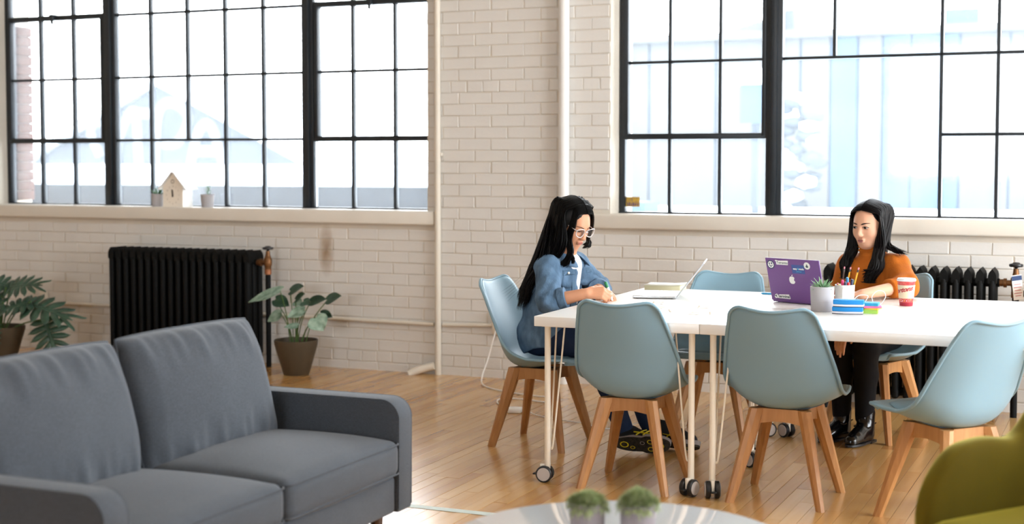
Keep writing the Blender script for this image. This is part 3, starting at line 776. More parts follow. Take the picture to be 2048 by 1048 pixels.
build(MB().tube([(-7.46, WY-.014, .345), (-6.72, WY-.014, .350)], .013, 10), 'conduit', M_pipe, cd, 60)
build(MB().rbox(-7.52, -7.455, WY-.035, WY-.002, .325, .43, .006), 'junction_box', M_pipe, cd, 40)
ol = thing('power_outlet', 'white wall outlet at the end of the conduit', 'outlet', None, (-3.745, WY, .36))
build(MB().rbox(-.045, .045, -.034, -.001, -.07, .07, .006), 'box', M_pipe, ol, 40)
for z in (-.025, .03):
    f = build(MB().rbox(-.018, .018, -.037, -.033, z-.016, z+.016, .004), 'socket', M_sill, ol, 40)
    for x in (-.007, .007): build(MB().box(x-.0015, x+.0015, -.0376, -.0365, z-.005, z+.007), 'slot', M_black, f, None)
M_cable = mat('white_cable', '#e6e3de', .45, .4)
cp = bez([(-3.75, WY-.045, .335), (-3.77, WY-.06, .25), (-3.80, WY-.08, .12), (-3.80, WY-.16, .03), (-3.70, WY-.35, .006), (-3.50, 7.88, .006), (-3.28, 7.80, .006), (-3.12, 7.78, .006), (-3.06, 7.70, .006), (-3.12, 7.62, .006), (-3.30, 7.66, .006), (-3.40, 7.62, .007), (-3.36, 7.48, .006), (-3.25, 7.36, .008), (-3.19, 7.315, .010)], 8)
tag(build(MB().tube(cp, .0045, 8), 'power_cable', M_cable, None, 60), 'white power cable looping from the outlet to the floor', 'cable')
ad = thing('power_adapter', 'small white square laptop power adapter lying on the floor', 'adapter', None, (-3.155, 7.265, 0), .25)
build(MB().rbox(-.04, .04, -.04, .04, 0, .028, .008), 'case', mat('adapter_white', '#ecebe8', .35, .5), ad, 40)
build(MB().lathe([(.005, 0), (.004, .02)], 10, (.038, 0, .012), axis='X'), 'strain_relief', M_cable, ad, 50)
cp = bez([(-3.10, 7.275, .012), (-2.98, 7.20, .005), (-2.80, 7.12, .005), (-2.66, 7.08, .005), (-2.55, 6.98, .005), (-2.46, 7.06, .005), (-2.36, 7.24, .05), (-2.33, 7.222, .30), (-2.328, 7.222, .62)], 8)
tag(build(MB().tube(cp, .0028, 8), 'laptop_cable', M_cable, None, 60), 'thin white laptop cable from the adapter up to the table', 'cable')
# rust stain: a thin dried run on the brick below the sill
# floor tape
tag(build(MB().box(-.30, .30, -.024, .024, .0008, .0016), 'floor_tape', mat('pale_tape', '#c9d6d0', .5, .4, noise=.12, nscale=30), None, None, (-2.57, 5.105, 0), (0, 0, .012)), 'strip of pale green tape stuck on the floor by the sofa', 'tape')

# ------------------------------------------------------------------ potted plants by the wall
M_potb = mat('brown_pot', '#4d4130', .6, .4, noise=.15, nscale=10)
M_leafp = mat('silver_green_leaf', '#a3bbaa', .5, .5, noise=.45, nscale=24, col2='#5c7d66')
M_leafd = mat('dark_green_leaf', '#3a5b47', .4, .5, noise=.4, nscale=12, col2='#1f3a2b')
M_stem = mat('leaf_stem', '#4f6a38', .6, .3)
def pot(t, rb, rt, h):
    build(MB().lathe([(rb*.95, 0), (rb, .006), (rt*.985, h-.03), (rt, h-.004), (rt-.004, h), (rt-.010, h-.004), (rt-.014, h-.03)], 40, cap1=False), 'pot', M_potb, t, 40)
    build(MB().lathe([(.001, h-.028), (rt-.014, h-.03)], 32, cap0=False, cap1=False), 'soil', M_soil, t, 179)
def heart_leaf(base, tip, hw, up):
    b, q = Vector(base), Vector(tip); d = q-b; L = d.length; f = d.normalized()
    side = f.cross(Vector(up)).normalized(); nrm = side.cross(f).normalized()
    rows = []
    for i in range(11):
        s = i/10
        w = hw*interp([0, .08, .22, .4, .6, .8, .93, 1], [.35, .80, 1.0, .98, .80, .48, .2, .02], s)
        back = -.14*L*interp([0, .12, .3], [1, .4, 0], s)
        r = []
        for j in range(7):
            u = -1+j/3; k = abs(u)
            p = b + f*(L*s + back*k**1.5) + side*(w*u) + nrm*(.16*hw*k**1.4 - .35*hw*(s-.35)**2 + .03*hw*math.sin(7*s+u*4))
            r.append(p)
        rows.append(r)
    return MB().grid(rows)
pl = thing('potted_plant', 'silvery heart-leaved plant in a brown pot by the black radiator', 'plant', None, (-5.05, 8.0, 0))
pot(pl, .086, .145, .232)
LEAVES = [((-0.081, -0.059, 0.555), (-0.331, -0.066, 0.471), 0.052), ((-0.068, 0.042, 0.544), (0.057, 0.005, 0.587), 0.034), ((0.001, -0.001, 0.493), (0.088, -0.028, 0.541), 0.03), ((-0.174, 0.024, 0.487), (-0.061, 0.014, 0.45), 0.04), ((0.106, -0.065, 0.435), (0.003, -0.114, 0.39), 0.046), ((-0.148, 0.054, 0.39), (-0.24, 0.025, 0.338), 0.042), ((0.085, 0.042, 0.48), (0.237, -0.008, 0.508), 0.034), ((0.244, -0.009, 0.5), (0.359, -0.023, 0.537), 0.036), ((0.175, -0.043, 0.388), (0.238, -0.046, 0.306), 0.056), ((0.148, 0.064, 0.404), (0.266, 0.016, 0.389), 0.03), ((0.064, -0.076, 0.331), (-0.031, -0.099, 0.323), 0.026), ((-0.048, 0.07, 0.473), (0.024, 0.039, 0.46), 0.028), ((0.084, -0.045, 0.488), (0.154, -0.074, 0.479), 0.03)]
UPS = {0: (-.3, -.55, .8), 4: (0, -.6, .8), 5: (-.2, -.75, .6), 8: (.2, -.85, .5), 10: (0, -.5, .8)}
rr = random.Random(4)
for i, (b, q, hw) in enumerate(LEAVES):
    o = build(heart_leaf(b, q, hw*1.3, UPS.get(i, (rr.uniform(-.3, .3), -.75, .6))), 'leaf', M_leafp if i in (0, 4, 5, 8, 10, 11) else M_leafd, pl, 179)
    m = o.modifiers.new('thickness', 'SOLIDIFY'); m.thickness = .0012; subsurf(o, 1)
    s0 = (b[0]*.22+rr.uniform(-.02, .02), b[1]*.3, .20)
    build(MB().tube(bez([s0, (lerp(s0[0], b[0], .35), lerp(s0[1], b[1], .4), lerp(.2, b[2], .55)), b], 6), .0035, 6), 'stem', M_stem, pl, 60)
def split_leaf(base, tip, wid, up, n=6):
    """deeply cut philodendron leaf: finger lobes either side of the midrib"""
    b, q = Vector(base), Vector(tip); d = q-b; L = d.length; f = d.normalized(); side = f.cross(Vector(up)).normalized(); nrm = side.cross(f).normalized()
    mb = MB()
    def pt(s, u): return b + f*(L*s) + side*(wid*u) + nrm*(-.25*L*(s-.4)**2 - .14*wid*u*u)
    rib = [[pt(s, w) for w in (-.10, 0, .10)] for s in [k/10 for k in range(11)]]
    rib[-1] = [pt(1.02, w) for w in (-.03, 0, .03)]; mb.grid(rib)
    for i in range(n):
        s0 = .06 + .78*i/(n-1); ln = interp([0, .25, .6, 1], [.75, 1.0, .85, .45], i/(n-1)); sw = .9/n*.66
        sweep = lerp(-.10, .30, i/(n-1))
        for sg in (-1, 1):
            rows = []
            for k in range(6):
                t = k/5; wv = sw*interp([0, .3, .7, 1], [.75, .85, .9, .12], t)
                c = s0 + sweep*t
                rows.append([pt(c-wv, sg*(.08+ln*t*.92)), pt(c, sg*(.08+ln*t)), pt(c+wv, sg*(.08+ln*t*.92))])
            mb.grid(rows)
    return mb
ph = thing('philodendron', 'large split-leaf plant in a dark pot at the picture edge', 'plant', None, (-7.33, 7.74, 0))
pot(ph, .105, .17, .245)
for i, (b, q, w, up) in enumerate([((.06, .0, .52), (.39, -.04, .565), .10, (0, -.75, .6)), ((.20, .0, .42), (.66, -.05, .35), .13, (.1, -.65, .75)), ((.40, .0, .31), (.53, -.05, .085), .15, (.3, -.9, .3)),
        ((.02, 0, .46), (-.20, -.04, .50), .11, (0, -.6, .8)), ((.30, -.02, .43), (.06, -.10, .37), .10, (0, -.6, .8)), ((.08, -.05, .42), (-.16, -.12, .36), .10, (0, -.6, .8)), ((.03, -.12, .26), (.13, -.2, .16), .07, (.2, -.9, .3)), ((.04, .05, .53), (-.16, .0, .58), .10, (0, -.6, .8))]):
    o = build(split_leaf(b, q, w, up), 'leaf', M_leafd, ph, 179); m = o.modifiers.new('thickness', 'SOLIDIFY'); m.thickness = .0015
    build(MB().tube(bez([(b[0]*.15, b[1]*.3, .21), (b[0]*.55, b[1], lerp(.21, b[2], .62)), b], 6), .005, 6), 'stem', M_stem, ph, 60)

# ------------------------------------------------------------------ things on the sill
M_clock = mat('cream_clock_face', '#efe7da', .6, .3); M_clockw = mat('white_clock_body', '#e9e8e5', .55, .3); M_num = mat('clock_numerals', '#9a8d7b', .6, .3); M_ink = mat('clock_hand', '#1d1d1f', .5, .4)
ck = thing('house_clock', 'white house-shaped clock standing on the window sill', 'clock', None, (-6.325, 8.455, 1.078), -.03)
W, D, E_, A_ = .088, .055, .148, .245
build(MB().prism([(-W, 0), (W, 0), (W, E_), (0, A_-.006), (-W, E_)], -D+.003, D), 'body', M_clockw, ck, 30)
build(MB().prism([(-W, 0), (W, 0), (W, E_), (0, A_-.006), (-W, E_)], -D, -D+.003), 'dial_face', M_clock, ck, 30)
for s in (-1, 1):
    p0, p1 = Vector((0, A_+.002)), Vector((s*(W+.032), E_-.026)); n = Vector((-(p1-p0).y*s, (p1-p0).x*s)).normalized()*.008
    build(MB().prism([tuple(p0), tuple(p1), tuple(p1+n), tuple(p0+n*1.3)], -D-.012, D+.012), 'roof', M_clockw, ck, 30)
tb = MB()
for k in range(24): 
    a0, a1 = 2*PI*k/24, 2*PI*(k+1)/24; tb.add([(r*math.cos(a), -D-.001, .182+r*math.sin(a)) for r, a in ((.015, a0), (.015, a1), (.010, a1), (.010, a0))], [(0, 1, 2, 3)])
build(tb, 'bird_hole_ring', M_num, ck, None)
for k in range(12):
    a = PI/2 - k*PI/6; me = text_mesh(str(k if k else 12), .016, 'numeral'); me.materials.append(M_num)
    link('numeral', me, ck, (.056*math.cos(a), -D-.0012, .085+.062*math.sin(a)), (PI/2, 0, 0))
build(MB().add([(-.007, -D-.003, .072), (.007, -D-.003, .072), (.003, -D-.003, .122), (-.003, -D-.003, .122)], [(0, 1, 2, 3)]), 'hour_hand', M_ink, ck, None)
build(MB().add([(-.004, -D-.004, .078), (.004, -D-.004, .078), (-.006, -D-.004, .128), (-.009, -D-.004, .128)], [(0, 1, 2, 3)]), 'minute_hand', M_ink, ck, None)
M_succ = mat('succulent_green', '#4f7a52', .5, .4, noise=.3, nscale=30)
M_succw = mat('pale_succulent', '#8fae8c', .55, .4, noise=.3, nscale=30, col2='#4d7a4a')
M_potg = mat('light_grey_pot', '#a9a6a9', .6, .35)
def spiky(mb, rr, n, L, spread, z0, r=.004, curl=.3):
    for i in range(n):
        a = i*2.4+rr.uniform(-.2, .2); e = spread*(.25+.75*(i/n)); l = L*rr.uniform(.75, 1.1)
        d = Vector((math.cos(a)*math.sin(e), math.sin(a)*math.sin(e), math.cos(e)))
        p0 = Vector((math.cos(a)*.006, math.sin(a)*.006, z0)); p1 = p0+d*l*.55; p2 = p0+d*l+Vector((0, 0, -curl*l*math.sin(e)))
        mb.tube([p0, p1, p2], [r, r*.8, r*.15], 6, True, .5)
def small_pot(name, loc, label, kind, seed, rb=.042, rt=.05, h=.092):
    t = thing(name, label, 'plant', 'succulents in small grey pots', loc); build(pot_mesh(rb, rt, h, .005), 'pot', M_potg, t, 40)
    rr = random.Random(seed); mb = MB()
    if kind == 'aloe': spiky(mb, rr, 11, .085, 1.1, h*.8, .009, .0); build(mb, 'leaves', M_succ, t, 60)
    elif kind == 'sprig':
        mb.tube([(0, 0, h*.8), (.004, 0, h+.02), (.008, 0, h+.055)], [.003, .003, .002], 6)
        for i in range(12):
            a = i*2.4; z = h+.0+.058*(i/11); p = Vector((.006, 0, z)); mb.tube([p, p+Vector((math.cos(a)*.018, math.sin(a)*.018, .006)), p+Vector((math.cos(a)*.024, math.sin(a)*.024, .010))], [.003, .006, .001], 6, True, .5)
        build(mb, 'leaves', M_succw, t, 60)
    return t
small_pot('succulent', (-6.50, 8.455, 1.078), 'spiky succulent in a small grey pot on the sill, window-frame side of the clock', 'aloe', 1)
small_pot('succulent', (-6.067, 8.455, 1.078), 'leafy sprig in a small grey pot on the sill, radiator-valve side of the clock', 'sprig', 2)
st = tag(build(MB().box(-.048, .048, -.001, .001, 0, .062), 'window_sticker', mat('yellow_sticker', '#c3a032', .6, .3, noise=.5, nscale=60, col2='#8a6a4a'), None, None, (-2.912, GY-.001, 1.118)), 'small yellow sticker in the corner of the window pane', 'sticker')
M_stickd = mat('sticker_print', '#5a4766', .6, .3)
for k, (x, w, h) in enumerate(((-.030, .006, .018), (-.018, .008, .022), (-.004, .006, .014), (.008, .010, .020), (.022, .008, .016), (.036, .006, .014))):
    build(MB().box(x-w/2, x+w/2, -.0016, -.001, .006, .006+h), 'print_mark', M_stickd, st, None)
build(MB().box(-.004, -.001, -.0016, -.001, .035, .060), 'print_mark', M_stickd, st, None)
# small black side table past the second radiator
M_desk = mat('dark_desk_edge', '#171a20', .4, .5); M_deskw = mat('grey_desk_top', '#c6c9cf', .35, .5)
sd = thing('side_desk', 'small dark-edged desk by the radiator valve at the picture edge', 'desk', None, (-.02, 8.0, 0))
build(MB().rbox(-.50, .50, -.17, .25, .700, .735, .003), 'desk_top', M_desk, sd, 40)
build(MB().box(-.498, .498, -.168, .248, .735, .7365), 'surface', M_deskw, sd, None)
for x in (-.26, .46):
    for y in (-.14, .22): build(MB().box(x-.015, x+.015, y-.015, y+.015, 0, .70), 'leg', M_desk, sd, None)

# ------------------------------------------------------------------ things on the work table
TZ = .734
M_alu = mat('silver_aluminium', '#cfd2d6', .32, .5, .75); M_scr = mat('dark_screen', '#0d0f14', .12, .5); M_key = mat('white_keys', '#dfe2e6', .5, .4)
M_purple = mat('purple_lid', '#6f4a86', .45, .4)
def laptop(label, loc, rz, lid_ang, lid_mat, w=.304, d=.212, white_keys=True):
    """hinge along local X at y=0, user sits at -Y; lid opens by lid_ang from the keyboard plane"""
    t = thing('laptop', label, 'laptop', None, loc, rz)
    base = build(MB().rbox(-w/2, w/2, -d, 0, .003, .015, .004, 3), 'base', M_alu if lid_mat is M_alu else M_purple, t, 40)
    build(MB().box(-w*.18, w*.18, -d+.012, -d+.085, .0151, .0154), 'trackpad', M_grey, base, None)
    kb = MB()
    km = M_key if white_keys else M_black
    kme = MB().rbox(-.0078, .0078, -.0072, .0072, 0, .0014, .0006, 1).mesh('key', km, 40)
    for r in range(5):
        for c in range(13): link('key', kme, base, (-.117+c*.0195, -.028-r*.0185, .015))
    for x in (-.13, .13):
        for y in (-.02, -d+.02): build(MB().lathe([(.006, 0), (.006, .004)], 10, (x, y, 0)), 'foot', M_black, base, None)
    lid = link('lid', None, t, (0, .002, .012), (lid_ang-PI, 0, 0))   # lid local: closed = over keyboard
    # lid local space: extends to -Y from hinge when angle 0 after rotation
    lid.rotation_euler = (-(lid_ang), 0, 0)
    build(MB().rbox(-w/2, w/2, -d, 0, 0, .0055, .0025, 3), 'lid_shell', lid_mat, lid, 40)
    build(MB().rbox(-w/2-.0006, w/2+.0006, -d-.0006, 0, -.0012, .0006, .0004, 1), 'lid_rim', M_alu, lid, 40)
    build(MB().box(-w/2+.010, w/2-.010, -d+.012, -.016, -.0018, -.0011), 'screen', M_scr, lid, None)
    return t, lid
lp1, _ = laptop('open silver laptop in front of the woman in denim', (-2.072, 6.81, TZ), -1.344, math.radians(128), M_alu)
lp2, lid2 = laptop('open purple laptop covered in stickers, facing the woman in orange', (-1.437, 6.668, TZ), PI-.41, math.radians(106), M_purple)
# stickers on the outside of the purple lid (lid local: x across, y from hinge 0 to -.212; outside = +z)
def flat(parent, name, me, x, y, z, m, flip=True):
    me.materials.clear(); me.materials.append(m); return link(name, me, parent, (x, y, z), (0, 0, PI))
def disc(r, n=36): return MB().add([(r*math.cos(2*PI*k/n), r*math.sin(2*PI*k/n), 0) for k in range(n)], [tuple(range(n))]).mesh('disc')
def poly(pts): return MB().add([(x, y, 0) for x, y in pts], [tuple(range(len(pts)))]).mesh('poly')
def rect(w, h): return poly([(-w/2, -h/2), (w/2, -h/2), (w/2, h/2), (-w/2, h/2)])
M_wht = mat('sticker_white', '#e9e9e6', .5, .4); M_navy = mat('sticker_navy', '#3a4564', .5, .4); M_blues = mat('sticker_blue', '#3d5596', .5, .4); M_txt = mat('sticker_ink', '#3b4a4a', .5, .4); M_cyan = mat('sticker_cyan', '#4fb5d8', .5, .4)
ZS = .0058
# seen from outside the viewer's left is +x
flat(lid2, 'round_sticker', disc(.0215), .124, -.180, ZS, M_navy)
s_ = flat(lid2, 'sticker_emblem', disc(.0165), .124, -.180, ZS+.0002, M_wht)
for k, (x, y, r) in enumerate(((.131, -.186, .0045), (.118, -.187, .0052), (.124, -.172, .0048), (.130, -.177, .0036), (.116, -.177, .0034))): flat(lid2, 'sticker_emblem', disc(r, 5), x, y, ZS+.0004, M_navy)
flat(lid2, 'name_sticker', poly([(-.034, -.010), (.032, -.010), (.034, .006), (.037, .011), (.030, .012), (-.020, .010), (-.034, .013), (-.040, .010), (-.034, .004)]), .057, -.192, ZS, M_wht)
flat(lid2, 'sticker_text', text_mesh('Toronto', .018, 'sticker_text', bold=.0004), .057, -.192, ZS+.0003, M_txt)
flat(lid2, 'card_sticker', rect(.072, .043), -.030, -.164, ZS, M_blues)
flat(lid2, 'sticker_text', text_mesh('easy', .0125, 'sticker_text', bold=.0005), -.012, -.166, ZS+.0003, M_wht)
flat(lid2, 'sticker_text', text_mesh('&', .0125, 'sticker_text', bold=.0005), -.030, -.166, ZS+.0003, M_cyan)
flat(lid2, 'sticker_text', text_mesh('made', .0125, 'sticker_text', bold=.0005), -.048, -.166, ZS+.0003, M_wht)
flat(lid2, 'sticker_line', rect(.030, .0022), -.032, -.152, ZS+.0003, M_cyan)
flat(lid2, 'round_sticker', disc(.0175), -.082, -.184, ZS, M_wht)
flat(lid2, 'sticker_emblem', poly([(0, .010), (.003, .003), (.008, -.004), (.004, -.009), (-.004, -.009), (-.008, -.004), (-.003, .003)]), -.082, -.184, ZS+.0003, M_txt)
flat(lid2, 'name_sticker', poly([(-.052, -.004), (-.046, -.012), (-.036, -.009), (-.032, -.010), (.036, -.011), (.040, -.008), (.036, .009), (.032, .012), (-.022, .009), (-.030, .004), (-.036, .012), (-.046, .008)]), .080, -.022, ZS, M_wht)
flat(lid2, 'sticker_emblem', poly([(-.008, 0), (.0, -.004), (.006, -.009), (.003, 0), (.006, .008), (0, .004)]), .122, -.023, ZS+.0003, M_txt)
flat(lid2, 'sticker_text', text_mesh('terminal', .0195, 'sticker_text', bold=.0006), .076, -.022, ZS+.0003, M_txt)
ap = []
for k in range(60):   # apple outline with a bite on its right
    a = 2*PI*k/60; r = .0165*(1 + .10*abs(math.sin(a)) - .16*math.exp(-((a-PI/2)/.22)**2) - .07*math.exp(-((a-1.5*PI)/.25)**2))
    x, y = r*math.cos(a)*1.0, r*math.sin(a)*1.08
    bd = Vector((x-.0185, y-.002)).length
    if bd < .0085:
        v = (Vector((x-.0185, y-.002))).normalized() if bd > 1e-6 else Vector((-1, 0)); x, y = .0185-abs(v.x)*.0085, .002+v.y*.0085
    ap.append((x, y))
flat(lid2, 'lid_logo', poly(ap), .014, -.108, ZS, M_wht)
flat(lid2, 'lid_logo', poly([(-.0012, .0185), (.0005, .0245), (.0055, .0285), (.0050, .0230), (.0025, .0195)]), .014, -.108, ZS, M_wht)
# notebook
nb = thing('notebook', 'thick cream paper notebook lying beyond the silver laptop', 'notebook', None, (-2.225, 7.095, TZ), .06)
M_page = mat('cream_pages', '#dcd6b4', .8, .2, noise=.15, nscale=3, stretch=(1, 1, 300)); M_cover = mat('notebook_cover', '#e9e7de', .6, .3)
build(MB().rbox(-.098, .092, -.070, .070, .002, .032, .003), 'page_block', M_page, nb, 40)
build(MB().rbox(-.10, .096, -.073, .073, 0, .002, .0008, 1), 'back_cover', M_cover, nb, 40)
rows = [[(x, y, .034+.006*max(0, (x-.02)/.08)**2) for y in (-.073, .073)] for x in [-.10+.2*k/8 for k in range(9)]]
o = build(MB().grid(rows), 'front_cover', M_cover, nb, 179); m = o.modifiers.new('thickness', 'SOLIDIFY'); m.thickness = .003
# loose sheet
tag(build(MB().box(-.055, .055, -.10, .10, 0, .0012), 'paper_sheet', M_wht, None, None, (-2.312, 6.99, TZ), (0, 0, .05)), 'loose white sheet at the far corner of the table', 'paper')
# sticky notes, slightly curled
M_note = mat('peach_note', '#efe2d2', .7, .3)
for i, (x, y, a, where) in enumerate(((-2.05, 6.42, .2, 'right below the silver laptop'), (-1.985, 6.22, -.3, 'behind the chair nearest the sofa'), (-1.87, 6.11, .5, 'nearest the far side of the first chair back'), (-1.80, 6.32, .1, 'in the middle of the white table'), (-1.76, 6.045, -.2, 'close to the seam of the tables'), (-1.677, 6.08, .3, 'lying on the seam of the two tables'))):
    rows = [[(u*.03, v*.03, .001+.007*max(0, v)**2+.002*max(0, u)**2) for v in [-1+k/3 for k in range(7)]] for u in [-1+k/3 for k in range(7)]]
    o = build(MB().grid(rows), 'sticky_note', M_note, None, 179, (x, y, TZ), (0, 0, a)); m = o.modifiers.new('thickness', 'SOLIDIFY'); m.thickness = .0004
    tag(o, 'curled pale sticky note ' + where, 'note', 'loose notes on the table')
# potted succulent on the table
ps = thing('desk_succulent', 'spiky green succulent in a grey pot in front of the purple laptop', 'plant', None, (-1.277, 6.405, TZ))
build(MB().lathe([(.047, 0), (.049, .003), (.0505, .046), (.0515, .0462), (.0515, .0472), (.0510, .0474), (.0535, .109), (.052, .111), (.0495, .109), (.0485, .095)], 40), 'pot', M_potg, ps, 30)
mb = MB(); spiky(mb, random.Random(9), 46, .056, 1.75, .100, .0062, .0); build(mb, 'leaves', M_succw, ps, 60)
# mug of pens
mg = thing('pen_mug', 'white fluted mug with its handle to the camera, holding pens', 'mug', None, (-1.222, 6.650, TZ))
M_cer = mat('white_ceramic', '#e6e6e3', .22, .5)
vs = []; n = 40
prof = [(.040, 0), (.0415, .003), (.0455, .099), (.0445, .101), (.0425, .099), (.038, .006)]
mm = MB().lathe(prof, 40)
mm.v = [(x*(1+.012*math.cos(20*math.atan2(y, x))), y*(1+.012*math.cos(20*math.atan2(y, x))), z) for x, y, z in mm.v]
build(mm, 'cup', M_cer, mg, 60)
build(MB().tube(bez([(.003, -.043, .082), (.004, -.066, .080), (.004, -.072, .055), (.004, -.060, .026), (.003, -.040, .022)], 6), .0055, 10, True, 1.3), 'handle', M_cer, mg, 60)
PENS = [('#b0342f', -.030, .002, .10, .008, 'dark red capped marker leaning in the pen mug'), ('#e9d14a', -.020, -.028, .098, .008, 'yellow capped marker in the front of the pen mug'), ('#e0356f', -.006, -.020, .118, .008, 'bright pink capped marker in the pen mug'), ('#24304a', .008, -.030, .11, .008, 'navy capped marker in the front of the pen mug'),
        ('#2f86b8', .008, .012, .128, .008, 'bright blue capped marker standing tallest of the markers'), ('#cf3038', .020, -.022, .108, .008, 'red capped marker in the front of the pen mug'), ('#23284e', .031, -.008, .122, .007, 'indigo pen on the side of the pen mug near the sponges'), ('#3f8a6a', .030, .018, .118, .007, 'green capped marker at the back of the pen mug')]
for i, (c, x, y, h, r, lab) in enumerate(PENS):
    t = thing('marker', lab, 'marker', 'markers in the pen mug', (-1.222+x*.85, 6.650+y*.85, TZ+.006)); t.rotation_euler = (-y*2.2, x*2.2, 0)
    build(MB().lathe([(.0055, .0), (r*.8, .004), (r*.8, .055)], 12), 'barrel', M_wht, t, 50)
    build(MB().lathe([(r*.86, .055), (r*.9, h-.006), (r*.6, h), (r*.2, h+.001)], 12), 'cap', mat('marker_'+c, c, .4, .5), t, 50)
M_pencil = mat('pencil_yellow', '#d79a22', .4, .4); M_erase = mat('pink_eraser', '#d0808a', .7, .3); M_ferr = mat('dark_ferrule', '#4a4440', .4, .5, .5)
for x, y, tx, ty, lab, wood in ((-.012, .020, -.05, .20, 'yellow pencil standing upright in the pen mug', True), (.018, .012, .02, .24, 'yellow pencil with a pink eraser leaning towards the cup', True), (-.024, .012, -.1, .12, 'dark brown pencil in the pen mug beside the laptop', False)):
    t = thing('pencil', lab, 'pencil', 'pencils in the pen mug', (-1.222+x, 6.650+y, TZ+.008)); t.rotation_euler = (-tx*.6, ty, 0)
    build(MB().lathe([(.0012, 0), (.0038, .012), (.0038, .155)], 6), 'shaft', M_pencil if wood else M_darkwood, t, 20)
    build(MB().lathe([(.0040, .155), (.0040, .168)], 10), 'ferrule', M_ferr, t, 50)
    build(MB().lathe([(.0036, .168), (.0036, .176), (.002, .178)], 10), 'eraser', M_erase, t, 50)
# sponges / erasers
M_spb = mat('sponge_blue', '#2c86cc', .8, .2, bump=.2, bscale=300); M_spw = mat('sponge_felt', '#d9d8dc', .9, .1, bump=.2, bscale=300); M_spd = mat('felt_dark', '#4a4d5c', .9, .1)
for i, (z, lab) in enumerate(((0, 'blue board eraser at the bottom of the stack of two'), (.0312, 'blue board eraser on top of the stack of two'))):
    t = thing('board_eraser', lab, 'eraser', 'stacked blue erasers', (-1.150+.004*i, 6.335, TZ+z), .12)
    def er(x, y0, y1): return [(-.066, y0), (-.01, y0-.012), (.066, y0+.004), (.066, y1), (-.066, y1)]
    build(MB().prism(er(0, -.026, .026), .0035, .0115, 'XY'), 'felt', M_spw, t, 30)
    build(MB().prism(er(0, -.023, .023), 0, .0035, 'XY'), 'felt_base', M_spd, t, 30)
    o = build(MB().prism(er(0, -.027, .027), .0115, .031, 'XY'), 'foam', M_spb, t, 30); b_ = o.modifiers.new('soft', 'BEVEL'); b_.width = .003; b_.segments = 2
z = TZ
for w, h, c, dx, a, lab in ((.072, .018, '#9cc257', 0, .1, 'green sticky note pad at the bottom of the small stack'), (.078, .006, '#e2c23c', .006, -.1, 'yellow sticky note pad between the green and pink pads'), (.08, .009, '#e56a9c', .008, .25, 'pink sticky note pad under the blue pad'), (.074, .013, '#2f93b8', .002, .05, 'blue sticky note pad on top of the small stack')):
    m_ = mat('pad_'+c, c, .7, .3)
    t = thing('note_pad', lab, 'note pad', 'stacked sticky note pads', (-1.066+dx, 6.405, z), a)
    build(MB().box(-w/2, w/2, -.036, .036, 0, h*.92), 'sheets', m_, t, None)
    build(MB().box(-w/2, w/2, -.036, .036, h*.92, h), 'top_sheet', m_, t, None); z += h + .0003
# earphone cable coiled on the table
ec = bez([(-1.185, 6.64, .737), (-1.174, 6.65, .772), (-1.152, 6.655, .788), (-1.118, 6.66, .786), (-1.127, 6.655, .762), (-1.142, 6.645, .738), (-1.122, 6.63, .7365), (-1.106, 6.64, .742), (-1.094, 6.65, .755), (-1.098, 6.655, .785), (-1.075, 6.66, .810), (-1.047, 6.66, .808), (-1.038, 6.66, .785), (-1.055, 6.655, .755), (-1.08, 6.64, .7365), (-1.11, 6.61, .7365)], 8)
tag(build(MB().tube(ec, .0018, 8), 'earphone_cable', M_cable, None, 60), 'thin white cable standing in loops beside the sticky note pads', 'cable')
tag(build(MB().lathe([(.0015, 0), (.005, .008), (.005, .12), (.003, .126)], 10, axis='X'), 'blue_pen', mat('blue_pen_plastic', '#2b8fbf', .35, .5), None, 50, (-1.72, 7.085, TZ+.005), (0, 0, -.1)), 'bright blue pen behind the purple laptop', 'pen')
# paper cup
cu = thing('paper_cup', 'red and beige paper coffee cup with a lid', 'cup', None, (-.964, 6.79, TZ), 0)
M_cred = mat('cup_red', '#b62b36', .5, .4, noise=.35, nscale=60, col2='#d96a60'); M_cbei = mat('cup_beige', '#d8c6aa', .6, .3); M_clid = mat('cup_lid', '#d9dde0', .35, .5); M_cdark = mat('cup_deep_red', '#9c1f33', .5, .4)
def cr(z): return .0295 + (.0405-.0295)*z/.118
build(MB().lathe([(cr(0)-.002, 0), (cr(0), .001), (cr(.018), .018)], 40, cap1=False), 'cup_base', M_cdark, cu, 40)
build(MB().lathe([(cr(.018), .018), (cr(.104), .104), (cr(.118), .118), (.0405, .12), (.038, .119)], 40, cap0=False), 'cup_wall', M_cred, cu, 40)
build(MB().lathe([(cr(.036)+.0004, .036), (cr(.036)+.0012, .0365), (cr(.098)+.0012, .0975), (cr(.098)+.0004, .098)], 40, cap0=False, cap1=False), 'sleeve', M_cbei, cu, 40)
build(MB().lathe([(.0425, .116), (.0435, .118), (.0435, .124), (.041, .126), (.040, .129), (.037, .129), (.034, .125), (.001, .125)], 40, cap0=False), 'lid', M_clid, cu, 40)
tm = text_mesh('Hortons', .030, 'cup_text', bold=.0012, shear=.35); tm.materials.append(mat('cup_print_red', '#a8323c', .5, .4))
for v in tm.vertices:
    x, y = v.co.x, v.co.y+v.co.x*.22; zz = .074+y; r = cr(zz)+.0018; a = -PI/2 - .52 + x/.036
    v.co = (r*math.cos(a), r*math.sin(a), zz)
link('cup_text', tm, cu)
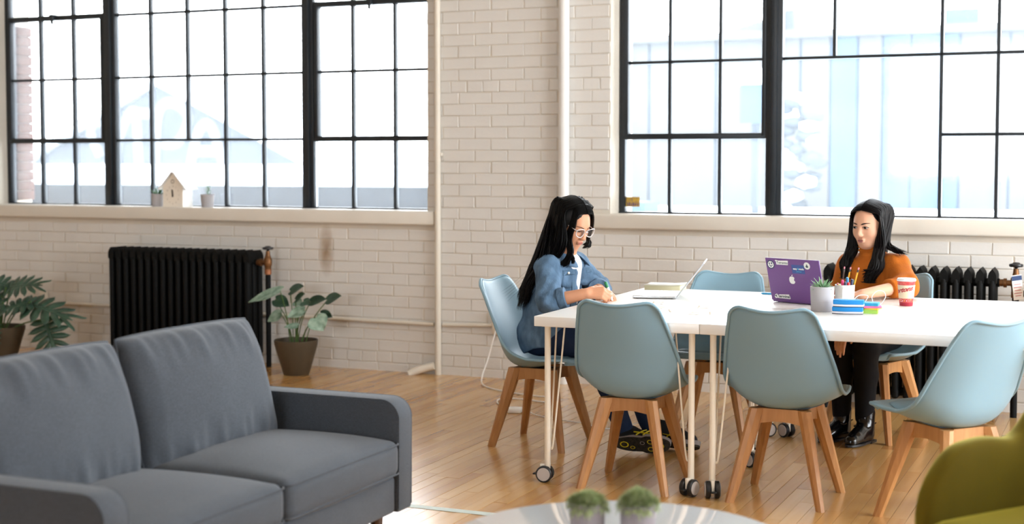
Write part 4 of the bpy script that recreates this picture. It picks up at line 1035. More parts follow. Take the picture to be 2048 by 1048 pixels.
for k in range(18):
    rr = random.Random(k); a = -PI/2 + rr.uniform(-1.3, 1.3); zz = rr.uniform(.020, .034); r = cr(zz)+.0008; c = Vector((r*math.cos(a), r*math.sin(a), zz))
    tx = Vector((-math.sin(a), math.cos(a), 0))*.0018; tz = Vector((0, 0, .0018))
    build(MB().add([c-tx-tz, c+tx-tz, c+tx+tz, c-tx+tz], [(0, 1, 2, 3)]), 'printed_dot', mat('dot_'+'yop'[k % 3], ('#e3b23a', '#e8d8d8', '#d65f78')[k % 3], .5, .3), cu, None)

# ------------------------------------------------------------------ outside
def shed():
    t = thing('shed', 'pale gabled shed with white graffiti outside the clock window', 'shed', None, (-18.4, 24, 0))
    build(MB().prism([(-3.4, 0), (3.4, 0), (3.4, 1.35), (0, 2.95), (-3.4, 1.35)], 0, 5), 'walls', M_shed, t, 30)
    for s in (-1, 1):
        build(MB().prism([(0, 3.02), (s*3.7, 1.28), (s*3.7, 1.38), (0, 3.14)], -.25, 5.2), 'roof', M_snow, t, 30)
    g = MB()
    for path in ([(-1.5, 1.5), (-1.75, 2.0), (-1.55, 2.25), (-1.3, 2.1)], [(-1.45, 1.25), (-1.1, 1.35), (-1.0, 1.9), (-.6, 2.45), (-.5, 1.3)], [(-.55, 2.4), (.1, 2.35)], [(-.1, 1.2), (0, 2.35), (.35, 2.6), (.75, 2.3), (.5, 1.8), (.1, 1.75)], [(.75, 1.2), (1.0, 2.0), (1.3, 2.1), (1.6, 1.3)], [(.85, 1.6), (1.45, 1.6)]):
        g.tube([(x, -.02, z) for x, _, z in bez([(a, 0, b) for a, b in path], 6)], .11, 8, True, .25, (0, 1, 0))
    build(g, 'graffiti', M_white, t, 60)
shed()
tag(build(MB().box(-24, -9, 0, .3, 0, 1.02).rbox(-24, -9, -.4, .6, 1.02, 1.30, .1), 'yard_wall', [M_darkfence], None, 40, (0, 19.5, 0)), 'low dark yard wall outside the clock window', 'wall')
tag(build(MB().rbox(-24, -9, -.45, .75, 1.02, 1.34, .12), 'wall_snow', M_snow, None, 40, (0, 19.5, 0)), 'thick snow lying on the low yard wall', 'snow')
tag(build(MB().rbox(-22, -8, -.05, .05, .62, .72, .02), 'fence_rail', M_white, None, 40, (0, 17.5, 0)), 'pale rail in front of the dark yard wall', 'rail')
def branch(mb, rr, p, d, L, r, lv):
    q = p + d*L; mid = p.lerp(q, .5) + Vector((rr.uniform(-1, 1), rr.uniform(-.5, .5), rr.uniform(-1, 1)))*L*.07
    mb.tube([p, mid, q], [r, r*.8, r*.55], 5)
    if lv:
        for _ in range(3):
            nd = (d + Vector((rr.uniform(-.8, .8), rr.uniform(-.4, .4), rr.uniform(-.35, .6)))).normalized(); branch(mb, rr, p.lerp(q, rr.uniform(.5, 1)), nd, L*.66, r*.55, lv-1)
tr = thing('bare_tree', 'bare winter tree outside at the far end of the clock window', 'tree', None, (-17.4, 17.2, 0))
mb = MB(); branch(mb, random.Random(12), Vector((0, 0, 0)), Vector((.1, 0, 1)), 1.5, .06, 4); build(mb, 'branches', M_twig, tr, 60)
gb = thing('dry_brush', 'tangle of dry winter stalks below the clock window', 'brush', None, (0, 13, 0)); rr = random.Random(5); mb = MB()
for k in range(150):
    x = rr.uniform(-13, -6.8); a = rr.uniform(-1.1, 1.1); L = rr.uniform(.4, .95)
    mb.tube([(x, rr.uniform(-.5, .5), 0), (x+a*L*.4, 0, L*.55), (x+a*L, rr.uniform(-.2, .2), L*(.95-.3*abs(a)))], [.012, .009, .003], 4)
o = build(mb, 'stalks', M_straw, gb, 60); o['kind'] = 'stuff'
# clad building across the street, seen through the big pane
cb = thing('clad_building', 'pale panelled building across the yard behind the large pane', 'building', None, (0, 22, 0))
xs = [-8.4, -7.2, -6.1, -5.25, -4.76, -4.3, -3.89, -3.52, -3.1, -2.4, -1.7, -1.0, -.2, .8]
for i in range(len(xs)-1):
    build(MB().box(xs[i]+.02, xs[i+1]-.02, 0, .2, .0, 3.30), 'panel', M_blue if i in (5, 7, 8, 11) else M_pale, cb, None)
build(MB().box(-8.4, .8, .05, 6, 0, 3.3), 'core', M_blue, cb, None)
build(MB().box(-8.5, .9, -.12, 6.1, 3.30, 3.42), 'parapet', M_pale, cb, None)
build(MB().box(-2.75, -2.25, 1, 1.6, 3.42, 3.75), 'roof_vent', M_blue, cb, None)
build(MB().box(-5.55, -5.1, 1, 1.6, 3.42, 3.85), 'chimney', M_shed, cb, None)
build(MB().prism([(-7.2, 3.42), (-5.5, 3.42), (-5.35, 3.95)], 2, 5), 'roof_gable', M_pale, cb, None)
ns = thing('nest_box', 'small roofed box on a post outside the second window', 'box', None, (-4.1, 16.4, 0))
build(MB().box(-.16, .16, 0, .3, 1.85, 2.3), 'box_body', M_blue, ns, None); build(MB().prism([(-.3, 2.3), (.3, 2.3), (.22, 2.5), (-.1, 2.42)], -.1, .4), 'roof', M_snow, ns, None); build(MB().box(-.04, .04, .1, .2, 0, 1.85), 'post', M_shed, ns, None)
sp = thing('stone_pile', 'snowy pile of stones against the panelled building', 'stones', None, (-4.45, 20.5, 0)); rr = random.Random(3)
for k in range(34):
    z = .12+.066*k; w = .42*(1-.010*k)
    bm = bmesh.new(); bmesh.ops.create_icosphere(bm, subdivisions=1, radius=1)
    mb = MB().add([(v.co.x*rr.uniform(.13, .22), v.co.y*.2, v.co.z*rr.uniform(.08, .13)) for v in bm.verts], [[v.index for v in f.verts] for f in bm.faces]); bm.free()
    build(mb, 'stone', M_shed if k % 3 else M_snow, sp, 60, (rr.uniform(-w, w)*.8, rr.uniform(-.1, .1), z))
tag(build(MB().rbox(-7, 1, -1, 1, -.2, .75, .3, 4), 'snow_bank', M_snow, None, 60, (0, 19.2, 0)), 'long snow bank in front of the panelled building', 'snow')
tag(build(MB().box(-3.2, -1.9, 0, .6, 0, .92), 'garden_bench', M_blue, None, None, (-3.4, 16, 0)), 'low blue-grey box outside behind the yellow sticker', 'box')
# ------------------------------------------------------------------ people: smooth solids grown from blended volumes
def V(*a): return np.array(a, float)
def ncap(P, a, b, r0, r1, flat=None):
    """tapered capsule; flat=(axis, k) squashes the cross-section along an axis"""
    a = np.asarray(a, float); b = np.asarray(b, float); ab = b-a; d = P-a
    t = np.clip((d@ab)/max(ab@ab, 1e-9), 0, 1)
    q = d-t[..., None]*ab
    if flat is not None:
        ax = np.asarray(flat[0], float); ax /= np.linalg.norm(ax); c = q@ax; q = q+(c*(flat[1]-1))[..., None]*ax
    return np.sqrt((q*q).sum(-1))-(r0+(r1-r0)*t)
def nell(P, c, r, R=None):
    q = P-np.asarray(c, float)
    if R is not None: q = q@np.asarray(R)
    r = np.asarray(r, float); k0 = np.sqrt(((q/r)**2).sum(-1)); k1 = np.sqrt(((q/(r*r))**2).sum(-1))
    return k0*(k0-1)/np.maximum(k1, 1e-9)
def smin(a, b, k):
    if k <= 0: return np.minimum(a, b)
    h = np.clip(.5+.5*(b-a)/k, 0, 1); return b*(1-h)+a*h-k*h*(1-h)
def smax(a, b, k): return -smin(-a, -b, k)
def surface_nets(F, lo, h):
    nx, ny, nz = F.shape; S = F < 0
    cs = (nx-1, ny-1, nz-1); acc = np.zeros(cs+(3,)); cnt = np.zeros(cs)
    off = [(0,0,0),(1,0,0),(0,1,0),(1,1,0),(0,0,1),(1,0,1),(0,1,1),(1,1,1)]
    sl = lambda o: tuple(slice(o[k], cs[k]+o[k]) for k in range(3))
    for i, j in ((0,1),(2,3),(4,5),(6,7),(0,2),(1,3),(4,6),(5,7),(0,4),(1,5),(2,6),(3,7)):
        fa, fb = F[sl(off[i])], F[sl(off[j])]; m = (fa < 0) != (fb < 0)
        t = np.where(m, fa/np.where(m, fa-fb, 1), 0)
        for k in range(3): acc[..., k] += np.where(m, off[i][k]+t*(off[j][k]-off[i][k]), 0)
        cnt += m
    act = cnt > 0; idx = -np.ones(cs, int); ii = np.argwhere(act); idx[act] = np.arange(len(ii))
    v = (ii+acc[act]/cnt[act][:, None])*h+lo
    faces = []
    for ax in range(3):
        o = [0, 0, 0]; o[ax] = 1; a1, a2 = (ax+1) % 3, (ax+2) % 3
        A = S[tuple(slice(0, F.shape[k]-(1 if k == ax else 0)) for k in range(3))]; B = S[tuple(slice(1 if k == ax else 0, None) for k in range(3))]
        e = np.argwhere(A != B); s = A[A != B]
        ok = (e[:, a1] > 0) & (e[:, a2] > 0) & (e[:, a1] < cs[a1]) & (e[:, a2] < cs[a2]); e = e[ok]; s = s[ok]
        def cell(d1, d2):
            c = e.copy(); c[:, a1] -= d1; c[:, a2] -= d2; return idx[c[:, 0], c[:, 1], c[:, 2]]
        q = np.stack([cell(1, 1), cell(0, 1), cell(0, 0), cell(1, 0)], 1); q[~s] = q[~s][:, ::-1]; faces.append(q)
    return v, np.concatenate(faces)
def grow(fn, lo, hi, h, name, mats, parent, smooth_it=2, matfn=None):
    lo = np.asarray(lo, float); hi = np.asarray(hi, float); n = np.ceil((hi-lo)/h).astype(int)+1
    q = 4; n = ((n-1+q-1)//q)*q+1; m = (n-1)//q
    ax = [lo[k]+h*np.arange(n[k]) for k in range(3)]
    gc = np.stack(np.meshgrid(*[x[::q] for x in ax], indexing='ij'), -1); Fc = fn(gc)
    # fine values only in blocks near the surface; elsewhere the coarse sign is enough
    mn = np.full(tuple(m), 1e9)
    for i in (0, 1):
        for j in (0, 1):
            for k in (0, 1): mn = np.minimum(mn, np.abs(Fc[i:i+m[0], j:j+m[1], k:k+m[2]]))
    act = mn < q*h*1.6
    F = np.repeat(np.repeat(np.repeat(Fc, q, 0), q, 1), q, 2)[:n[0], :n[1], :n[2]].copy()
    need = np.zeros(tuple(n), bool)
    A = np.repeat(np.repeat(np.repeat(act, q, 0), q, 1), q, 2)
    need[:-1, :-1, :-1] = A; need[1:, 1:, 1:] |= A; need[1:, :-1, :-1] |= A; need[:-1, 1:, :-1] |= A; need[:-1, :-1, 1:] |= A; need[1:, 1:, :-1] |= A; need[1:, :-1, 1:] |= A; need[:-1, 1:, 1:] |= A
    ii = np.argwhere(need); P = np.stack([ax[k][ii[:, k]] for k in range(3)], -1)
    out = np.concatenate([fn(P[c:c+60000]) for c in range(0, len(P), 60000)]) if len(P) else np.zeros(0)
    F[need] = out
    v, f = surface_nets(F, lo, h)
    me = bpy.data.meshes.new(name); me.from_pydata(v.tolist(), [], f.tolist())
    for m in (mats if isinstance(mats, (list, tuple)) else [mats]): me.materials.append(m)
    if matfn is not None:
        c = v[f].mean(1); me.polygons.foreach_set('material_index', matfn(c).astype(int).tolist())
    me.polygons.foreach_set('use_smooth', [True]*len(me.polygons)); me.update()
    o = link(name, me, parent)
    if smooth_it:
        m = o.modifiers.new('relax', 'SMOOTH'); m.factor = .5; m.iterations = smooth_it
    return o
def rot_basis(fwd, up=(0, 0, 1)):
    """columns: forward, left, up"""
    f = np.asarray(fwd, float); f = f/np.linalg.norm(f); l = np.cross(up, f); l /= np.linalg.norm(l); u = np.cross(f, l); return np.stack([f, l, u], 1)
M_skin1 = mat('skin_warm', '#c9906f', .5, .35, sub=.08, noise=.06, nscale=30)
M_skin2 = mat('skin_light', '#d3a083', .5, .35, sub=.08, noise=.05, nscale=30)
M_lip1 = mat('lips_one', '#b06a5e', .42, .4); M_lip2 = mat('lips_two', '#a4655f', .42, .4)
M_eyew = mat('eye_white', '#a39b95', .6, .2); M_iris = mat('dark_iris', '#080504', .6, .1); M_brow = mat('eyebrow_hair', '#1a1311', .7, .2); M_mouth = mat('mouth_line', '#5c302d', .6, .2)
M_hair1 = mat('black_hair', '#080707', .5, .22, noise=.3, nscale=60); M_hair2 = mat('dark_brown_hair', '#0e0a0a', .55, .18, noise=.4, nscale=60)

def head_fn(C, B, s=1.0):
    """C head centre (between the ears), B basis (forward, left, up); ~22 cm tall head"""
    def L(P): return (P-C)@B/s
    def f(P):
        q = L(P)
        d = nell(q, (-.012, 0, .030), (.094, .074, .088))                      # cranium
        d = smin(d, nell(q, (.030, 0, -.020), (.062, .062, .088)), .035)       # face
        d = smin(d, nell(q, (.050, 0, -.082), (.030, .028, .026)), .030)       # chin
        for y in (-1, 1):
            d = smin(d, nell(q, (.048, y*.036, -.030), (.030, .026, .030)), .022)   # cheeks
            d = smin(d, ncap(q, (-.005, y*.055, -.045), (.045, y*.022, -.088), .016, .014), .030)  # jaw
            d = smax(d, -nell(q, (.100, y*.031, .004), (.020, .018, .013)), .016)   # eye sockets
            d = smin(d, nell(q, (.0765, y*.031, .003), (.014, .0165, .0095)), .004) # lids
            d = smin(d, nell(q, (-.008, y*.078, -.010), (.018, .008, .030)), .006)  # ears
            d = smin(d, nell(q, (.098, y*.0095, -.036), (.010, .008, .0075)), .006) # nostrils
        d = smin(d, ncap(q, (.088, 0, .012), (.106, 0, -.030), .007, .0105), .012)   # nose
        d = smin(d, ncap(q, (.076, -.022, .022), (.076, .022, .022), .012, .012), .020)   # brow ridge
        d = smin(d, ncap(q, (.092, -.014, -.0585), (.092, .014, -.0585), .0062, .0062), .006)  # upper lip
        d = smin(d, ncap(q, (.091, -.012, -.0685), (.091, .012, -.0685), .0068, .0068), .005)  # lower lip
        d = smax(d, -ncap(q, (.100, -.018, -.0632), (.100, .018, -.0632), .0022, .0022), .003)
        return d*s
    def W(p): return C + B@(np.asarray(p, float)*s)
    xs = np.linspace(.13, .02, 221)
    def on(y, z, lift=.0006):
        """point on the face at local (y, z)"""
        P = np.stack([W((x, y, z)) for x in xs]); k = int(np.argmax(f(P) < 0)); return W((xs[k]+lift, y, z))
    return f, on, W
def face_parts(parent, on, B, open_=.0050, look=0., brow_r=.0030, lip=None):
    for y in (-1, 1):
        yc, zc = y*.031, .0030+look
        e = build(MB().grid([[on(yc+u*.0150, zc+v*open_*(1-u*u)**.75-.0012*u*y*0, .0010) for v in (-1, -.5, 0, .5, 1)] for u in [-1+k/6 for k in range(13)]]), 'eye', M_eyew, parent, 179)
        hh = min(.0064, open_*.99)
        ring = [on(yc-.0005+.0066*math.cos(a), zc+hh*math.sin(a), .0022) for a in [2*PI*k/18 for k in range(18)]]
        cen = on(yc-.0005, zc, .0024); build(MB().add(ring+[cen], [(k, (k+1) % 18, 18) for k in range(18)]), 'iris', M_iris, e, None)
        lash = [on(yc+u*.0165, zc+open_*(1-u*u)**.75+.0006-.0015*max(0, u*y)**2, .0008) for u in [-1+k/7 for k in range(15)]]
        build(MB().tube(lash, [.0006]+[.0017]*13+[.0006], 6), 'eyelashes', M_brow, parent, 60)
        low = [on(yc+u*.0150, zc-open_*(1-u*u)**.75, .0004) for u in [-1+k/7 for k in range(15)]]
        build(MB().tube(low, [.0004]+[.0008]*13+[.0004], 6), 'eyelashes', M_brow, parent, 60)
        brow = [on(y*(.0125+.038*t), .0205+.0075*math.sin(t*2.2)-.004*t, .0006) for t in [k/10 for k in range(11)]]
        build(MB().tube(brow, [brow_r*q for q in (.75, 1, 1.05, 1.05, 1.0, .95, .9, .8, .65, .45, .2)], 6, True, .7), 'eyebrow', M_brow, parent, 60)
    rows = []
    for i in range(17):
        u = -1+i/8; w = max(0, 1-u*u); up = .0088*w**.7*(1-.22*math.exp(-(u/.2)**2)); lo = -.0098*w**.8
        rows.append([on(u*.0205, -.0632+lerp(lo, up, k/8), .0007+.0010*w*(1-abs(k/4-1))) for k in range(9)])
    A = np.array(rows)
    for _ in range(3):
        Bq = A.copy(); Bq[1:-1] = (A[:-2]+2*A[1:-1]+A[2:])/4; A = Bq
    lp = build(MB().grid([[tuple(p) for p in r] for r in A]), 'lips', lip, parent, 179)
    build(MB().tube([on(u*.0185, -.0630-.0008*math.cos(u*3), .0016) for u in [-1+k/7 for k in range(15)]], [.0003]+[.0009]*13+[.0003], 6), 'mouth_line', M_mouth, lp, 60)
def strands(paths, r, n=5, flat=.55):
    mb = MB()
    for p in paths:
        m = len(p); rad = [r*interp([0, .1, .55, .85, 1], [.8, 1, .95, .55, .06], k/(m-1)) for k in range(m)]
        mb.tube(p, rad, n, True, flat)
    return mb
def hand(mbl, W3, dirv, palm_n, size=1.0, curl=.5, left=False):
    """distance pieces for one hand: palm + five fingers; returns list of (a,b,r0,r1) capsules"""
    d = np.asarray(dirv, float); d /= np.linalg.norm(d); n = np.asarray(palm_n, float); n -= d*(n@d); n /= np.linalg.norm(n)
    s = np.cross(d, n)*(-1 if left else 1)      # towards the thumb
    out = []; w = np.asarray(W3, float)
    for k, off in enumerate((.027, .009, -.009, -.026)):
        base = w + d*.085*size*(1, 1.03, .99, .92)[k] + s*off*size
        out.append((w + s*off*.7*size + d*.015*size, base, .0135*size, .0115*size))
        ln = (.044, .050, .046, .036)[k]*size; c = curl*(1+.08*k)
        p = base; ang = 0
        for j, q in enumerate((1.0, .62, .48)):
            ang += c*(.75, .95, .55)[j]
            q2 = p + (d*math.cos(ang)+n*math.sin(ang))*ln*q
            out.append((p, q2, (.0088-.0008*j)*size, (.0082-.0010*j)*size)); p = q2
    t0 = w + d*.022*size + s*.026*size; t1 = t0 + (d*.62+s*.62+n*.45)*.034*size; t2 = t1 + (d*.85+s*.05+n*.5)*.030*size; t3 = t2 + (d*.9-s*.2+n*.35)*.024*size
    out += [(w+d*.02*size, t0, .015*size, .013*size), (t0, t1, .0125*size, .0105*size), (t1, t2, .010*size, .009*size), (t2, t3, .009*size, .0072*size)]
    return out
# ------------------------------------------------------------------ woman in denim at the end of the table (faces +X)
M_denim = mat('washed_denim', '#5f7a95', .85, .2, noise=.45, nscale=26, bump=.5, bscale=160, col2='#41586f', stretch=(1, 1, .45)); M_denimd = mat('darker_denim_trim', '#4a6278', .85, .2)  # second denim: plain darker blue for the pocket flaps and placket
M_jeans = mat('dark_jeans', '#1c2a44', .85, .2, noise=.3, nscale=20, bump=.2, bscale=500); M_tee = mat('white_tee', '#dcd9d8', .8, .2, bump=.15, bscale=60)
M_btn = mat('pearl_snap', '#d8d2c4', .3, .5, .3)
p1 = thing('person', 'woman with long black hair and glasses in a denim jacket, writing at the table', 'person', None, (0, 0, 0))
yaw = math.radians(-24); pit = math.radians(-27)
fw = V(math.cos(pit)*math.cos(yaw), math.cos(pit)*math.sin(yaw), math.sin(pit)); B1 = rot_basis(fw)
C1 = V(-2.505, 6.470, 1.105); hf1, on1, W1h = head_fn(C1, B1, .96)
sh_r, sh_l = V(-2.595, 6.365, .885), V(-2.555, 6.655, .885)
el_r, el_l = V(-2.545, 6.265, .735), V(-2.455, 6.700, .775)
wr_r, wr_l = V(-2.368, 6.300, .782), V(-2.395, 6.545, .768)
hand_r = hand(None, wr_r, (.95, .28, .02), (.10, .80, -.60), .92, 1.02, False)
hand_l = hand(None, wr_l, (.75, -.66, .0), (0, 0, -1), .92, .35, True)
def skin1(P):
    d = hf1(P)
    d = smin(d, ncap(P, (-2.555, 6.500, .915), (-2.525, 6.482, 1.035), .049, .047), .03)      # neck
    d = smin(d, nell(P, (-2.565, 6.51, .885), (.055, .09, .04)), .03)
    for e, w in ((el_r, wr_r), (el_l, wr_l)):
        d = smin(d, ncap(P, e, w, .039, .0245), .01)
    for h in (hand_r, hand_l):
        hd = None
        for a, b, r0, r1 in h:
            c = ncap(P, a, b, r0, r1); hd = c if hd is None else smin(hd, c, .005)
        d = smin(d, hd, .012)
    # upper arms and chest carry on under the clothes, so the body is one surface
    for a, b in ((sh_r, el_r), (sh_l, el_l)): d = smin(d, ncap(P, a, b, .042, .038), .02)
    d = smin(d, ncap(P, sh_r, sh_l, .050, .050), .03)
    d = smin(d, ncap(P, (-2.59, 6.51, .86), (-2.67, 6.52, .60), .07, .085), .03)
    return d
grow(skin1, (-2.82, 6.18, .48), (-2.14, 6.80, 1.26), .0048, 'body', M_skin1, p1, 1)
face_parts(p1, on1, B1, .0026, -.002, .0022, M_lip1)
# jeans: pelvis, thighs, shins
kn_r, kn_l = V(-2.350, 6.455, .505), V(-2.29, 6.60, .51)
an_r, an_l = V(-2.245, 6.490, .105), V(-2.14, 6.585, .115)
def jeans1(P):
    d = nell(P, (-2.68, 6.525, .545), (.125, .165, .105))
    for h, k, a in (((-2.655, 6.450, .545), kn_r, an_r), ((-2.655, 6.605, .545), kn_l, an_l)):
        d = smin(d, ncap(P, h, k, .085, .062), .035); m = k*.55+a*.45+V(-.012, 0, 0)
        d = smin(d, ncap(P, k, m, .060, .056), .02); d = smin(d, ncap(P, m, a, .056, .046), .02)
    d = d + .003*np.sin(P[..., 2]*70+P[..., 0]*25)*np.clip(.45-P[..., 2], 0, 1)*2
    return d
grow(jeans1, (-2.86, 6.33, .05), (-2.06, 6.72, .70), .0085, 'jeans', M_jeans, p1, 2)
# white tee at the open front
def tee1(P):
    d = ncap(P, (-2.555, 6.50, .89), (-2.625, 6.515, .58), .082, .105, ((0, 1, 0), .9)); return smin(d, nell(P, (-2.555, 6.49, .905), (.060, .080, .045)), .03)
grow(tee1, (-2.75, 6.33, .42), (-2.40, 6.70, .98), .007, 'tee_shirt', M_tee, p1, 2)
# denim jacket: hollow shell, open at the front, rolled sleeves
def jacket1(P):
    d = ncap(P, (-2.590, 6.510, .85), (-2.655, 6.520, .55), .118, .150, ((0, 1, 0), .86))
    d = smin(d, ncap(P, sh_r+V(0, .02, .005), sh_l+V(0, -.02, .005), .062, .062), .05)
    for a, b in ((sh_r, el_r), (sh_l, el_l)): d = smin(d, ncap(P, a, b, .060, .062), .035)
    d = smin(d, ncap(P, el_r, lerp(el_r, wr_r, .30), .060, .053), .02); d = smin(d, ncap(P, el_l, lerp(el_l, wr_l, .42), .058, .053), .02)
    # folds
    x, y, z = P[..., 0], P[..., 1], P[..., 2]
    d = d + .0055*np.sin(48*z+34*x+14*y)*np.clip(1-np.abs(z-.70)/.28, 0, 1) + .003*np.sin(110*x-70*z+30*y)*np.clip(1-np.abs(z-.78)/.2, 0, 1)
    # cut: hem with curved tails, neck opening, front opening, sleeve ends
    hem = .470 + .030*np.cos((x+2.62)*16)
    d = smax(d, hem-z, .004)
    d = smax(d, -nell(P, (-2.535, 6.49, .985), (.085, .085, .075)), .006)
    # wedge opening along the front centre
    cx = x+2.60; wgap = .004 + .066*np.clip((z-.66)/.25, 0, 1)
    d = smax(d, -np.maximum(np.maximum(np.abs(y-6.505+.10*(x+2.48))-wgap*.55, -(x+2.535)), np.abs(z-.75)-.40), .004)
    d = smax(d, -(-ncap(P, el_r, wr_r, .039, .0245))*0-1, 0)
    for e, w, t in ((el_r, wr_r, .40), (el_l, wr_l, .52)):
        c = lerp(e, w, t); ax = (w-e)/np.linalg.norm(w-e)
        near = np.sqrt(((P-c)**2).sum(-1)) < .14
        d = np.where(near & (((P-c)@ax) > 0), np.maximum(d, (P-c)@ax), d)
    return d
jk = grow(jacket1, (-2.90, 6.17, .40), (-2.25, 6.86, 1.02), .0058, 'denim_jacket', M_denim, p1, 1)
# rolled cuffs, collar, pockets, buttons
for e, w, t, r in ((el_r, wr_r, .30, .056), (el_l, wr_l, .42, .054)):
    a = lerp(e, w, t); b = lerp(e, w, t+.16)
    build(MB().tube([a-(b-a)*.25, a-(b-a)*.2, a, b, b+(b-a)*.04], [r*.93, r, r*1.02, r*.97, r*.86], 24, True), 'rolled_cuff', M_denim, jk, 60)
for s in (-1, 1):
    rows = []
    for i in range(7):
        u = i/6; a = u*2.1+.35
        c = V(-2.558+.078*math.cos(PI-a), 6.505+s*.078*math.sin(a), .935+.012*math.cos(a)-.030*max(0, u-.5))
        o_ = V(math.cos(PI-a), s*math.sin(a), 0)
        rows.append([c+V(0, 0, .028)-o_*.008, c+V(0, 0, .034), c+o_*.018+V(0, 0, .020), c+o_*(.036+.012*u)+V(.02*u, 0, -.010-.02*u)])
    o = build(MB().grid(rows), 'collar', M_denim, jk, 179); m = o.modifiers.new('thickness', 'SOLIDIFY'); m.thickness = .005; subsurf(o, 1)
def snap(p, n):
    n = Vector(n).normalized(); q = Vector((0, 0, 1)).rotation_difference(n).to_matrix().to_4x4(); q.translation = Vector(p)
    build(MB().lathe([(.0062, 0), (.0062, .0015), (.004, .003), (.0005, .0033)], 12).xf(q), 'snap_button', M_btn, jk, 50)
def onto(fn, p, n, step=.002):
    """walk from outside onto the surface of fn"""
    p = np.asarray(p, float); n = np.asarray(n, float); n /= np.linalg.norm(n)
    for k in range(120):
        if fn(p[None])[0] < .0008: break
        p = p - n*step
    return p
nf = V(.75, -.66, 0)
def patch(c0, w, h, n, name, m, th=.004):
    n = np.asarray(n, float); n /= np.linalg.norm(n); s = np.cross((0, 0, 1), n); rows = []
    for i in range(6):
        r = []
        for j in range(6):
            u, v = -1+2*i/5, -1+2*j/5; vv = v - (.22*(1-abs(u)) if j == 0 else 0)
            r.append(onto(jacket1, np.asarray(c0)+s*w*u+V(0, 0, h*vv)+n*.08, n)+n*.0015)
        rows.append(r)
    o = build(MB().grid(rows), name, m, jk, 179); q = o.modifiers.new('thickness', 'SOLIDIFY'); q.thickness = th; q.offset = 1; return o
patch((-2.50, 6.41, .835), .036, .038, nf, 'chest_pocket', M_denim); patch((-2.50, 6.41, .868), .038, .012, nf, 'pocket_flap', M_denimd, .005)
snap(onto(jacket1, V(-2.50, 6.41, .866)+nf*.09, nf)+nf*.006, nf)
nf2 = V(.95, .3, 0); patch((-2.50, 6.60, .835), .030, .038, nf2, 'chest_pocket', M_denim); patch((-2.50, 6.60, .868), .032, .012, nf2, 'pocket_flap', M_denimd, .005)
patch((-2.505, 6.462, .66), .012, .16, nf, 'placket', M_denimd, .004)
for z in (.54, .62, .70): 
    q = V(-2.53, 6.44, z); snap(onto(jacket1, q+nf*.12, nf)+nf*.001, nf)
# sneakers: uppers, soles with yellow marks, laces
M_shoeb = mat('black_mesh_shoe', '#121316', .7, .3, bump=.3, bscale=400); M_sole = mat('grey_sole', '#8d8684', .6, .3); M_outs = mat('black_outsole', '#191817', .75, .2, noise=.5, nscale=60, col2='#3b362c'); M_yel = mat('acid_yellow', '#c3b21e', .55, .3)
def sneaker(label_loc, Mx):
    t = link('sneaker', None, p1); t.matrix_local = Mx
    # local: toe +X, up +Z, sole at z=0, 27 cm long
    def up(P):
        d = ncap(P, (-.085, 0, .050), (.085, 0, .034), .043, .036, ((0, 0, 1), .92)); d = smin(d, ncap(P, (-.085, 0, .055), (-.080, 0, .095), .040, .042), .02); d = smin(d, ncap(P, (-.07, 0, .085), (.02, 0, .055), .034, .034), .03)
        d = smax(d, .018-P[..., 2], .002); return smax(d, -ncap(P, (-.075, 0, .10), (-.075, 0, .18), .032, .036), .004)
    o = grow(up, (-.15, -.06, 0), (.14, .06, .16), .0055, 'upper', M_shoeb, t, 2)
    def outline(w, n=40): 
        r = []
        for k in range(n):
            a = 2*PI*k/n; x = .137*math.cos(a); ww = (.049 if x > .02 else .041)*(1-.10*math.exp(-((x+.0)/.04)**2)); r.append((x*1.0, ww*math.copysign(abs(math.sin(a))**.75, math.sin(a))*w, 0))
        return r
    for nm, z0, z1, w, m in (('midsole', .010, .030, 1.0, M_sole), ('outsole', 0, .010, .97, M_outs)):
        a = outline(w); n = len(a); vs = [(x, y, z0+.010*max(0, (x-.06)/.08)**2) for x, y, _ in a]+[(x, y, z1+.012*max(0, (x-.06)/.08)**2) for x, y, _ in a]
        build(MB().add(vs, [tuple(range(n)), tuple(range(n, 2*n))]+[(i, (i+1) % n, n+(i+1) % n, n+i) for i in range(n)]), nm, m, t, 40)
    # yellow stripes on both sides, tread lobes under the sole
    for s in (-1, 1):
        for pts in ([(-.03, .026), (-.005, .050), (.012, .072)], [(.005, .026), (.020, .046), (.030, .064)], [(-.045, .045), (.0, .040), (.045, .034)]):
            path = []
            for x, z in pts:
                p = V(x, s*.07, z)
                for k in range(60):
                    if up(p[None])[0] < .001: break
                    p = p-V(0, s, 0)*.001
                path.append(p+V(0, s*.001, 0))
            build(MB().tube(bez([tuple(q) for q in path], 4), .0045, 6, True, .5), 'side_stripe', M_yel, t, 60)
    for x, y, r in ((.085, .0, .026), (.045, .020, .016), (.045, -.02, .016), (-.085, 0, .022), (-.045, .015, .012), (.005, -.012, .012)):
        mb = MB(); n = 24
        for k in range(n):
            a0, a1 = 2*PI*k/n, 2*PI*(k+1)/n; mb.add([(x+q*math.cos(a), y+q*.75*math.sin(a), -.0012+.010*max(0, (x-.06)/.08)**2) for q, a in ((r, a0), (r, a1), (r*.72, a1), (r*.72, a0))], [(0, 1, 2, 3)])
        build(mb, 'tread_lobe', M_yel if x not in (.005,) else M_sole, t, None)
    for k in range(4):
        x = .045-.022*k; z = .070+.012*k; build(MB().tube([(x, -.022, z-.006), (x, 0, z+.006), (x, .022, z-.006)], .0028, 6), 'lace', M_sole, t, 60)
def pose(loc, fwd, up):
    f = Vector(fwd).normalized(); u = Vector(up); u = (u-f*u.dot(f)).normalized(); l = u.cross(f)
    return Matrix(((f.x, l.x, u.x, loc[0]), (f.y, l.y, u.y, loc[1]), (f.z, l.z, u.z, loc[2]), (0, 0, 0, 1)))
